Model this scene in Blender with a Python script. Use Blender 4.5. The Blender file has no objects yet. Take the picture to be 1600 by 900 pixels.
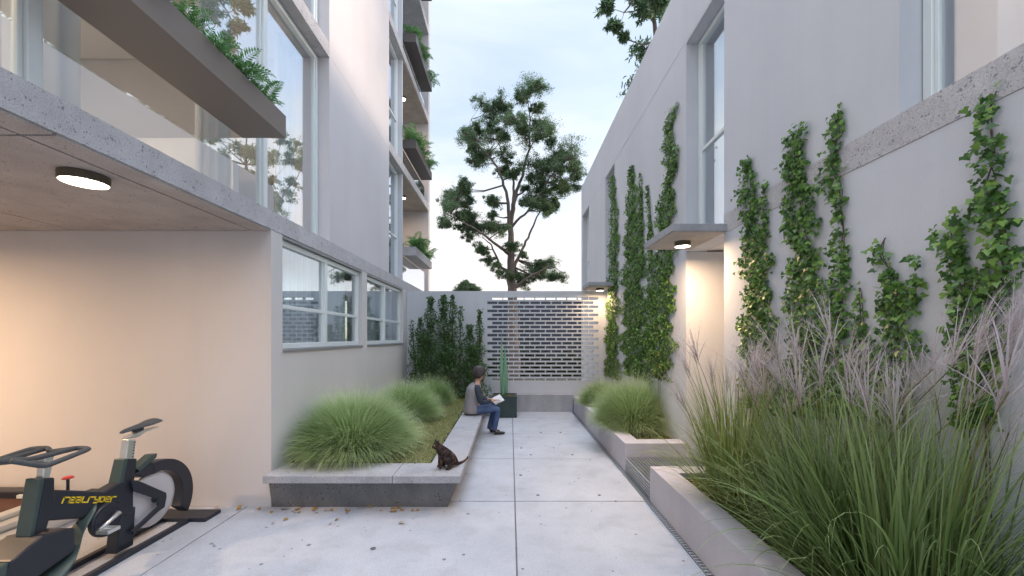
import bpy, bmesh, math, random
import numpy as np
from mathutils import Vector, Matrix
R = math.radians
rng = np.random.default_rng(7)
random.seed(7)
S = bpy.context.scene
COL = S.collection

# ---------------------------------------------------------------- camera
cd = bpy.data.cameras.new('camera'); cam = bpy.data.objects.new('camera', cd); COL.objects.link(cam)
cam.location = (0, 0, 1.7); cam.rotation_euler = (R(90), 0, 0)
cd.sensor_width = 36; cd.lens = 14.0; cd.shift_x = 0.0019; cd.shift_y = 0.048
cd.clip_start = .05; cd.clip_end = 2000
S.camera = cam
# ---------------------------------------------------------------- world, sun, exposure
SUN_EL, SUN_AZ = R(11), R(72)          # azimuth clockwise from +Y
w = bpy.data.worlds.new("World"); S.world = w; w.use_nodes = True
nt = w.node_tree; nt.nodes.clear()
def wn(t): return nt.nodes.new(t)
sky = wn('ShaderNodeTexSky'); sky.sky_type = 'NISHITA'; sky.sun_disc = False
sky.sun_elevation = SUN_EL; sky.sun_rotation = SUN_AZ; sky.air_density = .8; sky.dust_density = .6; sky.ozone_density = 1.2
tc = wn('ShaderNodeTexCoord'); mp = wn('ShaderNodeMapping'); mp.inputs['Scale'].default_value = (1, 1, 2.6)
nz = wn('ShaderNodeTexNoise'); nz.inputs['Scale'].default_value = 1.7; nz.inputs['Detail'].default_value = 6; nz.inputs['Distortion'].default_value = .6
cr = wn('ShaderNodeValToRGB'); cr.color_ramp.elements[0].position = .35; cr.color_ramp.elements[0].color = (.42, .42, .42, 1)
cr.color_ramp.elements[1].position = .62; cr.color_ramp.elements[1].color = (.95, .95, .95, 1)
mx = wn('ShaderNodeMixRGB'); mx.inputs[2].default_value = (5.0, 5.2, 6.0, 1)
bg = wn('ShaderNodeBackground'); bg.inputs[1].default_value = .15
ow = wn('ShaderNodeOutputWorld')
L = nt.links.new
L(tc.outputs['Generated'], mp.inputs[0]); L(mp.outputs[0], nz.inputs['Vector']); L(nz.outputs['Fac'], cr.inputs[0])
# thin overcast: like a real cloudy sky it is brighter towards the zenith
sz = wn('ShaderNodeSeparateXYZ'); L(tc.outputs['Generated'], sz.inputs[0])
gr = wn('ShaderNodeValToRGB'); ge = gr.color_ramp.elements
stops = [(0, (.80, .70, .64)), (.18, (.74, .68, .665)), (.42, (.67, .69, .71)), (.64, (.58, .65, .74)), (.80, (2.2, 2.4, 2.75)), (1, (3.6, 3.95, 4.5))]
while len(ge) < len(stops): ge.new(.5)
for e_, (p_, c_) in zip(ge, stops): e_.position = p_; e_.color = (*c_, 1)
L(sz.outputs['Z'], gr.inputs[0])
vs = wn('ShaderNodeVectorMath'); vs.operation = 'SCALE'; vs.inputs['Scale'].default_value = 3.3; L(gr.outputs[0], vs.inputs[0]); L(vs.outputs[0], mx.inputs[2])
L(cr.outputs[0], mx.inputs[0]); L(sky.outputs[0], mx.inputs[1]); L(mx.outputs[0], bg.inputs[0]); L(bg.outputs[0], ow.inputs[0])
sd = bpy.data.lights.new('sun', 'SUN'); sd.energy = 1.0; sd.angle = R(10); sd.color = (1, .77, .58)
so = bpy.data.objects.new('sun', sd); COL.objects.link(so)
dirv = Vector((math.sin(SUN_AZ)*math.cos(SUN_EL), math.cos(SUN_AZ)*math.cos(SUN_EL), math.sin(SUN_EL)))
so.rotation_euler = dirv.to_track_quat('Z', 'Y').to_euler(); so.location = dirv*40
S.view_settings.view_transform = 'Standard'; S.view_settings.look = 'None'; S.view_settings.gamma = 1
S.view_settings.use_curve_mapping = False; S.view_settings.exposure = 1.7

# ---------------------------------------------------------------- tagging
def tag(o, label=None, cat=None, group=None, kind=None):
    if label: o['label'] = label
    if cat: o['category'] = cat
    if group: o['group'] = group
    if kind: o['kind'] = kind
    return o
def empty(name, loc=(0, 0, 0), rz=0, label=None, cat=None, group=None):
    o = bpy.data.objects.new(name, None); COL.objects.link(o); o.location = loc; o.rotation_euler = (0, 0, rz)
    o.empty_display_size = .1
    return tag(o, label, cat, group)
def copy_tree(o, parent=None):
    c = o.copy(); COL.objects.link(c); c.parent = parent
    for ch in list(o.children): copy_tree(ch, c)
    return c

# ---------------------------------------------------------------- materials
def mat(name, col, rough=.6, metal=0, spec=.5):
    m = bpy.data.materials.new(name); m.use_nodes = True
    b = m.node_tree.nodes['Principled BSDF']
    b.inputs['Base Color'].default_value = (*col, 1); b.inputs['Roughness'].default_value = rough
    b.inputs['Metallic'].default_value = metal; b.inputs['Specular IOR Level'].default_value = spec
    return m
def N(m, t): return m.node_tree.nodes.new(t)
def LK(m, a, b): m.node_tree.links.new(a, b)
def BS(m): return m.node_tree.nodes['Principled BSDF']
def ramp(m, src, stops):
    r = N(m, 'ShaderNodeValToRGB'); e = r.color_ramp.elements
    while len(e) < len(stops): e.new(.5)
    for i, (p, c) in enumerate(stops): e[i].position = p; e[i].color = (*c, 1)
    LK(m, src, r.inputs[0]); return r.outputs[0]
def noisy(name, c1, c2, scale=3, rough=.75, bump=.1, bscale=60, spec=.3, stretch=(1, 1, 1), detail=6):
    m = mat(name, c1, rough, 0, spec)
    t = N(m, 'ShaderNodeTexCoord'); mp = N(m, 'ShaderNodeMapping'); mp.inputs['Scale'].default_value = stretch
    LK(m, t.outputs['Object'], mp.inputs[0])
    n = N(m, 'ShaderNodeTexNoise'); n.inputs['Scale'].default_value = scale; n.inputs['Detail'].default_value = detail
    LK(m, mp.outputs[0], n.inputs['Vector'])
    LK(m, ramp(m, n.outputs['Fac'], [(.3, c1), (.7, c2)]), BS(m).inputs['Base Color'])
    if bump:
        n2 = N(m, 'ShaderNodeTexNoise'); n2.inputs['Scale'].default_value = bscale; n2.inputs['Detail'].default_value = 4
        LK(m, mp.outputs[0], n2.inputs['Vector'])
        b = N(m, 'ShaderNodeBump'); b.inputs['Strength'].default_value = bump; b.inputs['Distance'].default_value = .01
        LK(m, n2.outputs['Fac'], b.inputs['Height']); LK(m, b.outputs[0], BS(m).inputs['Normal'])
    return m
def concrete(name, c1, c2, pit=(.16, .16, .18), pscale=22, pthr=.16, rough=.75, bump=.35, scale=2.5, speck=.5):
    """cast concrete: cloudy tone, fine grain, sparse pits"""
    m = mat(name, c1, rough, 0, .35)
    t = N(m, 'ShaderNodeTexCoord'); o = t.outputs['Object']
    n = N(m, 'ShaderNodeTexNoise'); n.inputs['Scale'].default_value = scale; n.inputs['Detail'].default_value = 8; n.inputs['Roughness'].default_value = .65
    LK(m, o, n.inputs['Vector'])
    base = ramp(m, n.outputs['Fac'], [(.3, c1), (.7, c2)])
    g = N(m, 'ShaderNodeTexNoise'); g.inputs['Scale'].default_value = 130; g.inputs['Detail'].default_value = 3
    LK(m, o, g.inputs['Vector'])
    gm = N(m, 'ShaderNodeMixRGB'); gm.blend_type = 'MULTIPLY'; gm.inputs[0].default_value = speck
    LK(m, base, gm.inputs[1]); LK(m, ramp(m, g.outputs['Fac'], [(.32, (.45, .45, .48)), (.55, (1, 1, 1))]), gm.inputs[2])
    v = N(m, 'ShaderNodeTexVoronoi'); v.inputs['Scale'].default_value = pscale; v.inputs['Randomness'].default_value = 1
    LK(m, o, v.inputs['Vector'])
    n3 = N(m, 'ShaderNodeTexNoise'); n3.inputs['Scale'].default_value = pscale*.35; n3.inputs['Detail'].default_value = 2
    LK(m, o, n3.inputs['Vector'])
    ma = N(m, 'ShaderNodeMath'); ma.operation = 'MULTIPLY'; ma.inputs[1].default_value = pthr*2
    LK(m, ramp(m, n3.outputs['Fac'], [(.42, (0, 0, 0)), (.7, (1, 1, 1))]), ma.inputs[0])
    lt = N(m, 'ShaderNodeMath'); lt.operation = 'LESS_THAN'; LK(m, v.outputs['Distance'], lt.inputs[0]); LK(m, ma.outputs[0], lt.inputs[1])
    pm = N(m, 'ShaderNodeMixRGB'); LK(m, lt.outputs[0], pm.inputs[0]); LK(m, gm.outputs[0], pm.inputs[1]); pm.inputs[2].default_value = (*pit, 1)
    LK(m, pm.outputs[0], BS(m).inputs['Base Color'])
    h = N(m, 'ShaderNodeMath'); h.operation = 'SUBTRACT'; LK(m, g.outputs['Fac'], h.inputs[0]); LK(m, lt.outputs[0], h.inputs[1])
    b = N(m, 'ShaderNodeBump'); b.inputs['Strength'].default_value = bump; b.inputs['Distance'].default_value = .008
    LK(m, h.outputs[0], b.inputs['Height']); LK(m, b.outputs[0], BS(m).inputs['Normal'])
    return m
def leafmat(name, cols, trans=.25, rough=.5, spec=.3):
    """per-leaf colour variation (random per island), some light through the leaf"""
    m = mat(name, cols[0], rough, 0, spec)
    g = N(m, 'ShaderNodeNewGeometry')
    c = ramp(m, g.outputs['Random Per Island'], [(i/max(1, len(cols)-1), k) for i, k in enumerate(cols)])
    LK(m, c, BS(m).inputs['Base Color'])
    tr = N(m, 'ShaderNodeBsdfTranslucent'); LK(m, c, tr.inputs[0])
    mi = N(m, 'ShaderNodeMixShader'); mi.inputs[0].default_value = trans
    LK(m, BS(m).outputs[0], mi.inputs[1]); LK(m, tr.outputs[0], mi.inputs[2])
    LK(m, mi.outputs[0], m.node_tree.nodes['Material Output'].inputs[0])
    return m
def blademat(name, base, mid, tip, trans=.2, vary=.35, rough=.5, p=(.0, .45, 1.)):
    """grass blade: colour runs root to tip along the blade's own UV, each blade varies"""
    m = mat(name, mid, rough, 0, .3)
    uv = N(m, 'ShaderNodeUVMap'); sp = N(m, 'ShaderNodeSeparateXYZ'); LK(m, uv.outputs[0], sp.inputs[0])
    c = ramp(m, sp.outputs['Y'], [(p[0], base), (p[1], mid), (p[2], tip)])
    g = N(m, 'ShaderNodeNewGeometry')
    c2 = ramp(m, g.outputs['Random Per Island'], [(0, (1-vary,)*3), (1, (1+vary*.0, 1, 1-vary*.3))])
    mm = N(m, 'ShaderNodeMixRGB'); mm.blend_type = 'MULTIPLY'; mm.inputs[0].default_value = 1
    LK(m, c, mm.inputs[1]); LK(m, c2, mm.inputs[2]); LK(m, mm.outputs[0], BS(m).inputs['Base Color'])
    tr = N(m, 'ShaderNodeBsdfTranslucent'); LK(m, mm.outputs[0], tr.inputs[0])
    mi = N(m, 'ShaderNodeMixShader'); mi.inputs[0].default_value = trans
    LK(m, BS(m).outputs[0], mi.inputs[1]); LK(m, tr.outputs[0], mi.inputs[2])
    LK(m, mi.outputs[0], m.node_tree.nodes['Material Output'].inputs[0])
    return m
def glassmat(name, extra=.12, tint=(.93, .97, .98)):
    m = bpy.data.materials.new(name); m.use_nodes = True; m.node_tree.nodes.clear()
    o = N(m, 'ShaderNodeOutputMaterial'); mi = N(m, 'ShaderNodeMixShader'); t = N(m, 'ShaderNodeBsdfTransparent'); g = N(m, 'ShaderNodeBsdfGlossy')
    t.inputs[0].default_value = (*tint, 1); g.inputs['Roughness'].default_value = 0; g.inputs[0].default_value = (.95, .97, 1, 1)
    f = N(m, 'ShaderNodeFresnel'); geo = N(m, 'ShaderNodeNewGeometry')
    io = N(m, 'ShaderNodeMapRange'); io.inputs['To Min'].default_value = 1.52; io.inputs['To Max'].default_value = 1/1.52
    LK(m, geo.outputs['Backfacing'], io.inputs['Value']); LK(m, io.outputs['Result'], f.inputs[0])
    a = N(m, 'ShaderNodeMath'); a.operation = 'ADD'; a.use_clamp = True; a.inputs[1].default_value = extra
    a2 = N(m, 'ShaderNodeMath'); a2.operation = 'MULTIPLY'; a2.inputs[1].default_value = 1.5
    LK(m, f.outputs[0], a2.inputs[0]); LK(m, a2.outputs[0], a.inputs[0])
    LK(m, a.outputs[0], mi.inputs[0]); LK(m, t.outputs[0], mi.inputs[1]); LK(m, g.outputs[0], mi.inputs[2]); LK(m, mi.outputs[0], o.inputs[0])
    return m
def emit(name, col, s):
    m = mat(name, col); BS(m).inputs['Emission Color'].default_value = (*col, 1); BS(m).inputs['Emission Strength'].default_value = s; return m

M = {}
def weather(m, amt=.5):
    b = BS(m).inputs['Base Color']; src = b.links[0].from_socket
    t = N(m, 'ShaderNodeTexCoord')
    out = src
    for sc, st_, lo, hi, dk, k in [(1.0, (3.5, 3.5, .28), .50, .74, (.86, .85, .84), amt), (1.0, (.55, .55, .8), .40, .66, (.90, .905, .92), amt*1.2), (1.0, (14, 14, 9), .62, .72, (.90, .89, .87), amt*.7)]:
        mp = N(m, 'ShaderNodeMapping'); mp.inputs['Scale'].default_value = st_; LK(m, t.outputs['Object'], mp.inputs[0])
        n = N(m, 'ShaderNodeTexNoise'); n.inputs['Scale'].default_value = sc; n.inputs['Detail'].default_value = 7; n.inputs['Roughness'].default_value = .6; LK(m, mp.outputs[0], n.inputs['Vector'])
        x = N(m, 'ShaderNodeMixRGB'); x.blend_type = 'MULTIPLY'; x.inputs[0].default_value = k
        LK(m, out, x.inputs[1]); LK(m, ramp(m, n.outputs['Fac'], [(lo, (1, 1, 1)), (hi, dk)]), x.inputs[2]); out = x.outputs[0]
    LK(m, out, b)
M['stucco'] = noisy('stucco', (.55, .565, .615), (.60, .615, .665), .8, .85, .12, 90)
M['stucco_warm'] = noisy('stucco_cream', (.58, .555, .56), (.63, .605, .61), .8, .85, .10, 90)
M['band'] = concrete('speckled_concrete', (.50, .49, .51), (.62, .61, .63), (.27, .27, .31), 60, .24, .8, .8, 5)
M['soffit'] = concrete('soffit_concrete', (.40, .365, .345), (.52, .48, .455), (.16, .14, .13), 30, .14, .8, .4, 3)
M['slab'] = concrete('paving_concrete', (.43, .455, .51), (.53, .555, .615), (.2, .2, .22), 9, .09, .7, .3, 1.3, .42)
M['joint'] = mat('joint_sand', (.17, .17, .18), .9)
M['ground'] = noisy('bare_earth', (.16, .14, .11), (.24, .22, .16), 2, .95, .3, 20)
M['coping'] = concrete('coping_concrete', (.35, .355, .39), (.46, .465, .50), (.2, .2, .22), 30, .14, .75, .35, 3, .5)
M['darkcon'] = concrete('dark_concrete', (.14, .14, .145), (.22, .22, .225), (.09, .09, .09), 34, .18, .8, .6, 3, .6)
M['planter'] = noisy('planter_render', (.44, .43, .48), (.50, .485, .54), 1.5, .85, .12, 120)
M['soil'] = noisy('soil', (.05, .04, .025), (.12, .10, .05), 9, .95, .8, 60)
M['turf'] = noisy('turf_floor', (.18, .20, .08), (.34, .29, .16), 2.2, .95, .6, 90)
M['frame'] = mat('white_aluminium', (.74, .79, .80), .35, .15)
M['glass'] = glassmat('window_glass', .26); M['glass_low'] = glassmat('street_window_glass', .10)
M['curtain'] = noisy('curtain_cloth', (.74, .76, .80), (.80, .82, .86), 3, .9, 0)
M['inner'] = noisy('inner_plaster', (.76, .74, .73), (.80, .78, .77), 1, .9, 0)
M['bronze'] = mat('bronze_sheet', (.20, .165, .145), .5, .2)
M['darkmetal'] = mat('dark_sheet', (.10, .09, .09), .45, .3)
M['greymetal'] = mat('grey_sheet', (.30, .31, .33), .4, .3)
M['lamp_body'] = mat('lamp_housing', (.10, .085, .06), .45, .3)
M['lamp_glow'] = emit('lamp_diffuser', (1, .86, .68), 6)
M['greenbox'] = noisy('dark_green_planter', (.035, .055, .058), (.05, .075, .078), 6, .5, .1, 60)
M['mesh_metal'] = mat('galvanised_steel', (.55, .57, .60), .35, .7)
M['dark'] = mat('dark_void', (.02, .02, .022), .9)
M['bark'] = noisy('bark', (.11, .09, .08), (.21, .175, .16), 6, .9, .5, 30, stretch=(1, 1, .25))
M['eucalypt'] = leafmat('eucalypt_leaf', [(.055, .095, .05), (.09, .16, .08), (.14, .22, .11), (.22, .31, .17)], .55)
M['ivy'] = leafmat('ivy_leaf', [(.03, .085, .022), (.065, .16, .035), (.12, .24, .05), (.24, .40, .09)], .3, .4)
M['ivy_old'] = leafmat('old_ivy_leaf', [(.04, .09, .022), (.09, .16, .04), (.18, .22, .05), (.28, .27, .08)], .2, .45)
M['shrub'] = leafmat('shrub_leaf', [(.03, .065, .022), (.055, .12, .04), (.09, .18, .06), (.15, .26, .10)], .15, .45)
M['fern'] = leafmat('fern_leaf', [(.07, .19, .07), (.13, .30, .10), (.22, .42, .15)], .25, .45)
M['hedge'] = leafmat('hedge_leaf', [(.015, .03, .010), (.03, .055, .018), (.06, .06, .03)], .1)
M['stem'] = mat('vine_stem', (.10, .075, .05), .85)
M['mound'] = blademat('fountain_grass_blade', (.07, .11, .025), (.18, .36, .07), (.74, .85, .54), .35, .3, p=(0, .5, .98))
M['lawn'] = blademat('lawn_blade', (.14, .16, .06), (.26, .30, .11), (.42, .44, .22), .25, .4)
M['misc'] = blademat('silver_grass_blade', (.14, .17, .055), (.16, .26, .08), (.40, .50, .25), .3, .4)
M['misc_y'] = blademat('yellowing_grass_blade', (.22, .22, .07), (.24, .32, .09), (.42, .50, .22), .3, .4)
M['plume'] = blademat('plume_hair', (.44, .38, .38), (.60, .53, .58), (.74, .67, .72), .35, .2)
M['spear'] = noisy('spear_leaf', (.15, .31, .21), (.22, .40, .28), 7, .45, .1, 40, stretch=(1, 1, 6))
M['deadleaf'] = leafmat('fallen_leaf_skin', [(.30, .17, .03), (.42, .25, .05), (.22, .13, .05)], .1)
M['neighbour'] = noisy('neighbour_render', (.07, .08, .11), (.11, .12, .16), 1, .9, .1, 40)

weather(M['stucco'], .28); weather(M['stucco_warm'], .16); weather(M['planter'], .7); weather(M['slab'], 1.0); weather(M['coping'], .9); weather(M['darkcon'], 1.0); weather(M['band'], .8); weather(M['soffit'], .9)
# ---------------------------------------------------------------- mesh helpers
class MB:
    def __init__(s): s.v = []; s.f = []
    def add(s, v, f):
        o = len(s.v); s.v += [tuple(p) for p in v]; s.f += [tuple(i+o for i in q) for q in f]; return s
    def box(s, x0, x1, y0, y1, z0, z1):
        return s.add([(x0, y0, z0), (x1, y0, z0), (x1, y1, z0), (x0, y1, z0), (x0, y0, z1), (x1, y0, z1), (x1, y1, z1), (x0, y1, z1)],
                     [(0, 3, 2, 1), (4, 5, 6, 7), (0, 1, 5, 4), (1, 2, 6, 5), (2, 3, 7, 6), (3, 0, 4, 7)])
    def prism(s, pts, a0, a1, axis='x'):
        """polygon extruded along an axis; pts are (y,z) for x, (x,z) for y, (x,y) for z"""
        n = len(pts)
        def m(p, a): return (a, p[0], p[1]) if axis == 'x' else ((p[0], a, p[1]) if axis == 'y' else (p[0], p[1], a))
        v = [m(p, a0) for p in pts] + [m(p, a1) for p in pts]
        f = [tuple(range(n)), tuple(range(2*n-1, n-1, -1))] + [(i, i+n, (i+1) % n+n, (i+1) % n) for i in range(n)]
        return s.add(v, f)
    def tube(s, pts, r, n=8, cap=True):
        pts = [Vector(p) for p in pts]; rs = r if hasattr(r, '__len__') else [r]*len(pts)
        rings = []; up = Vector((0, 0, 1))
        for i, p in enumerate(pts):
            d = (pts[min(i+1, len(pts)-1)]-pts[max(i-1, 0)]).normalized()
            if abs(d.dot(up)) > .95: up = Vector((1, 0, 0)) if abs(d.x) < .9 else Vector((0, 1, 0))
            a = d.cross(up).normalized(); b = a.cross(d).normalized(); up = b
            rings.append([p+(a*math.cos(t)+b*math.sin(t))*rs[i] for t in [2*math.pi*k/n for k in range(n)]])
        v = [q for r_ in rings for q in r_]; f = []
        for i in range(len(rings)-1):
            for k in range(n): f.append((i*n+k, i*n+(k+1) % n, (i+1)*n+(k+1) % n, (i+1)*n+k))
        if cap: f.append(tuple(range(n-1, -1, -1))); f.append(tuple((len(rings)-1)*n+k for k in range(n)))
        return s.add(v, f)
    def lathe(s, prof, c=(0, 0, 0), n=32, axis='z'):
        v = []; f = []
        for r, h in prof:
            for k in range(n):
                t = 2*math.pi*k/n; a, b = r*math.cos(t), r*math.sin(t)
                v.append((c[0]+a, c[1]+b, c[2]+h) if axis == 'z' else (c[0]+h, c[1]+a, c[2]+b))
        for i in range(len(prof)-1):
            for k in range(n): f.append((i*n+k, i*n+(k+1) % n, (i+1)*n+(k+1) % n, (i+1)*n+k))
        f.append(tuple(range(n))[::-1]); f.append(tuple((len(prof)-1)*n+k for k in range(n)))
        return s.add(v, f)
    def build(s, name, m, parent=None, smooth=False, bevel=0, seg=2):
        me = bpy.data.meshes.new(name); me.from_pydata(s.v, [], s.f); me.update()
        bm = bmesh.new(); bm.from_mesh(me); bmesh.ops.recalc_face_normals(bm, faces=bm.faces); bm.to_mesh(me); bm.free()
        me.materials.append(m)
        o = bpy.data.objects.new(name, me); COL.objects.link(o); o.parent = parent
        if smooth:
            for p in me.polygons: p.use_smooth = True
        if bevel:
            b = o.modifiers.new('bevel', 'BEVEL'); b.width = bevel; b.segments = seg; b.limit_method = 'ANGLE'; b.angle_limit = R(40)
        return o
def npmesh(name, verts, nper, m, parent=None, uvs=None, smooth=False, faces_idx=None):
    """verts (F*nper,3) as independent polygons of nper corners, or faces_idx (F,nper) into verts"""
    me = bpy.data.meshes.new(name); verts = np.asarray(verts, np.float32).reshape(-1, 3)
    if faces_idx is None: faces_idx = np.arange(len(verts)).reshape(-1, nper)
    F = len(faces_idx)
    me.vertices.add(len(verts)); me.vertices.foreach_set('co', verts.ravel())
    me.loops.add(F*nper); me.loops.foreach_set('vertex_index', np.asarray(faces_idx, np.int32).ravel())
    me.polygons.add(F); me.polygons.foreach_set('loop_start', np.arange(0, F*nper, nper, dtype=np.int32))
    if uvs is not None:
        ul = me.uv_layers.new(name='UVMap'); ul.data.foreach_set('uv', np.asarray(uvs, np.float32)[np.asarray(faces_idx).ravel()].ravel())
    me.materials.append(m); me.update(calc_edges=True); me.validate()
    o = bpy.data.objects.new(name, me); COL.objects.link(o); o.parent = parent
    if smooth: me.polygons.foreach_set('use_smooth', np.ones(F, bool))
    return o
IVY = np.array([(0, -.1, 0), (.30, -.32, .05), (.58, .05, -.03), (.34, .28, .04), (.18, .62, -.02), (0, .92, -.10), (-.18, .62, -.02), (-.34, .28, .04), (-.58, .05, -.03), (-.30, -.32, .05)])
LANCE = np.array([(0, 0, 0), (.17, .32, .03), (.12, .75, .0), (0, 1.1, -.06), (-.12, .7, .0), (-.17, .3, .03)])
OVAL = np.array([(0, 0, 0), (.28, .3, .05), (.26, .7, .02), (0, 1, -.05), (-.26, .7, .02), (-.28, .3, .05)])
def leaves(name, P, size, tmpl, m, parent, nrm=None, spread=1.0, down=0.0):
    """scatter leaf polygons: nrm = mean facing direction, spread = how far they tilt from it"""
    n = len(P); k = len(tmpl)
    a = rng.normal(size=(n, 3))*spread
    if nrm is not None: a += np.asarray(nrm, float)
    nz_ = a/np.linalg.norm(a, axis=1, keepdims=True)
    t = rng.normal(size=(n, 3)); t[:, 2] -= down
    t -= nz_*np.sum(t*nz_, 1, keepdims=True); t /= np.linalg.norm(t, axis=1, keepdims=True)
    b = np.cross(t, nz_)
    sz = (np.asarray(size)*np.ones(n)*rng.uniform(.65, 1.25, n))[:, None, None]
    T = tmpl[None]
    V = P[:, None, :] + sz*(T[..., 0:1]*b[:, None]+T[..., 1:2]*t[:, None]+T[..., 2:3]*nz_[:, None])
    return npmesh(name, V.reshape(-1, 3), k, m, parent)
def blade_arrays(root, az, e0, k, Ln, wd, seg=6, kexp=1.0, clamp=None):
    """curved tapering blades: e0 start elevation, k total droop in radians"""
    n = len(root); t = np.linspace(0, 1, seg+1)
    el = e0[:, None]-k[:, None]*(t[None]**kexp)
    st = (Ln/seg)[:, None]
    dx = np.cos(el)*st; dz = np.sin(el)*st
    r = np.concatenate([np.zeros((n, 1)), np.cumsum(dx[:, :-1], 1)], 1); z = np.concatenate([np.zeros((n, 1)), np.cumsum(dz[:, :-1], 1)], 1)
    P = np.stack([root[:, 0:1]+r*np.cos(az)[:, None], root[:, 1:2]+r*np.sin(az)[:, None], root[:, 2:3]+z], -1)
    if clamp is not None: P = clamp(P)
    wv = np.stack([-np.sin(az), np.cos(az), np.zeros(n)], -1)+rng.normal(size=(n, 3))*.25
    wv /= np.linalg.norm(wv, axis=1, keepdims=True)
    tap = np.clip(np.minimum(1, (1-t)*1.9+.04), 0, 1)*np.minimum(1, .55+t*2)
    off = wv[:, None]*(wd[:, None]*tap[None])[..., None]*.5
    V = np.stack([P-off, P+off], 2)           # n, seg+1, 2, 3
    idx = np.arange(n*(seg+1)*2).reshape(n, seg+1, 2)
    F = np.stack([idx[:, :-1, 0], idx[:, :-1, 1], idx[:, 1:, 1], idx[:, 1:, 0]], -1).reshape(-1, 4)
    uv = np.zeros((n, seg+1, 2, 2)); uv[..., 1] = t[None, :, None]; uv[:, :, 1, 0] = 1
    return V.reshape(-1, 3), F, uv.reshape(-1, 2), P
def blades(name, root, az, e0, k, Ln, wd, m, parent, seg=6, kexp=1.0, clamp=None):
    V, F, uv, P = blade_arrays(root, az, e0, k, Ln, wd, seg, kexp, clamp)
    o = npmesh(name, V, 4, m, parent, uv, False, F); return o

# ================================================================ ground and paving
g = MB(); g.add([(-300, -300, -.12), (300, -300, -.12), (300, 600, -.12), (-300, 600, -.12)], [(0, 1, 2, 3)])
tag(g.build('ground', M['ground']), kind='structure')
tag(MB().box(-9, 2.22, -5, 9.2, -.1, -.012).build('paving_bed', M['joint']), kind='structure')
sl = MB(); xs = [-8.02, -5.33, -2.64, .05, 2.74]; ys = [2.69+1.44*k for k in range(-5, 6)]
for i in range(len(xs)-1):
    for j in range(len(ys)-1):
        x1 = min(xs[i+1]-.006, 1.40) if xs[i+1] > 2 else xs[i+1]-.006
        x0 = xs[i]+.006; y0 = ys[j]+.006; y1 = min(ys[j+1]-.006, 9.2)
        dz = random.uniform(-.0015, .0015)
        if y0 < 9.2: sl.box(x0, x1, y0, y1, -.06, dz)
tag(sl.build('pavement', M['slab'], bevel=.004, seg=2), kind='structure')
# cast-in lifting sockets seen as small dark dimples beside the joints
for i, (x, y, tx) in enumerate([(.30, 4.28, 'left one of the pair behind the second cross joint'), (.96, 4.28, 'right one of the pair behind the second cross joint'), (.19, 2.75, 'nearest to the camera beside the long joint'), (.13, 4.9, 'close to the long joint between the second and third cross joints'),
    (.30, 5.75, 'left one of the pair behind the third cross joint'), (.9, 5.75, 'right one of the pair behind the third cross joint'), (.17, 6.1, 'beside the long joint near the shoes of the person'), (.55, 7.1, 'left one of the pair behind the fourth cross joint'), (.9, 7.1, 'right one of the pair behind the fourth cross joint'), (.62, 8.3, 'farthest from the camera, before the plinth'), (-1.1, 3.2, 'alone on the slab before the bench planter')]):
    r = random.uniform(.014, .021)
    o = MB().lathe([(r, 0), (r*1.05, .003), (r*.8, .0035), (r*.7, .001)], (x, y, .001), 14).build('anchor_socket', M['darkcon'] if i % 3 else M['joint'], smooth=False)
    tag(o, 'round paving socket, '+tx, 'anchor socket', 'round anchor sockets in the paving slabs')
# slotted drain strips along both planter feet
def drain(x0, x1, y0, y1, label):
    t = empty('drain_grate', ((x0+x1)/2, (y0+y1)/2, 0), 0, label, 'drain grate', 'slotted drain strips at the planter feet')
    cx, cy = (x0+x1)/2, (y0+y1)/2
    b = MB(); y = y0
    while y < y1:
        b.box(x0-cx, x1-cx, y-cy, y+.022-cy, -.01, .004); y += .04
    b.box(x0-cx+.0, x0-cx+.006, y0-cy, y1-cy, -.012, .0025)
    b.build('grate_bars', M['mesh_metal'], t)
    MB().box(x0-cx, x1-cx, y0-cy, y1-cy, -.0115, -.0095).build('channel', M['dark'], t)
drain(1.402, 1.447, -1, 9.05, 'long slotted metal drain strip along the foot of the right planter walls')

# ================================================================ left apartment building
XW = -2.39
AB = empty('apartment_building', (XW, 3.99, 0), 0, 'tall pale rendered apartment block on the left with large windows and concrete floor bands', 'building')
def part(b, name, m, parent, **k):
    """meshes are written in world coordinates, then hung under their thing"""
    o = b.build(name, m, None, **k); o.parent = parent
    q = parent; off = Vector((0, 0, 0))
    while q: off += Vector(q.location); q = q.parent
    me = o.data
    me.transform(Matrix.Translation(-off)); return o
X1 = XW-.25; TOP = 15.6
wl = MB()
wl.box(-8, XW-.004, 3.99, 4.19, 0, 2.78)
wl.box(X1, XW-.004, 4.19, 11.9, 0, 1.56)
wl.box(X1, XW-.004, 6.45, 6.67, 1.56, 2.78)
wl.box(X1, XW-.004, 8.92, 11.9, 1.56, 2.78)
wl.box(-8.2, -8, -4, 4.19, 0, 2.78)
part(wl, 'wall', M['stucco_warm'], AB)
wu = MB()
wu.box(X1, XW-.001, 5.27, 7.87, 2.97, TOP)
wu.box(-4.2, XW-.006, 11.7, 11.9, 2.97, TOP)
wu.box(-8, X1, 5.27, 5.42, 2.97, TOP)
M['stucco_left'] = noisy('stucco_pinkish', (.59, .57, .59), (.635, .61, .63), .8, .85, .12, 90); weather(M['stucco_left'], .28)
part(wu, 'wall', M['stucco_left'], AB)
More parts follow.
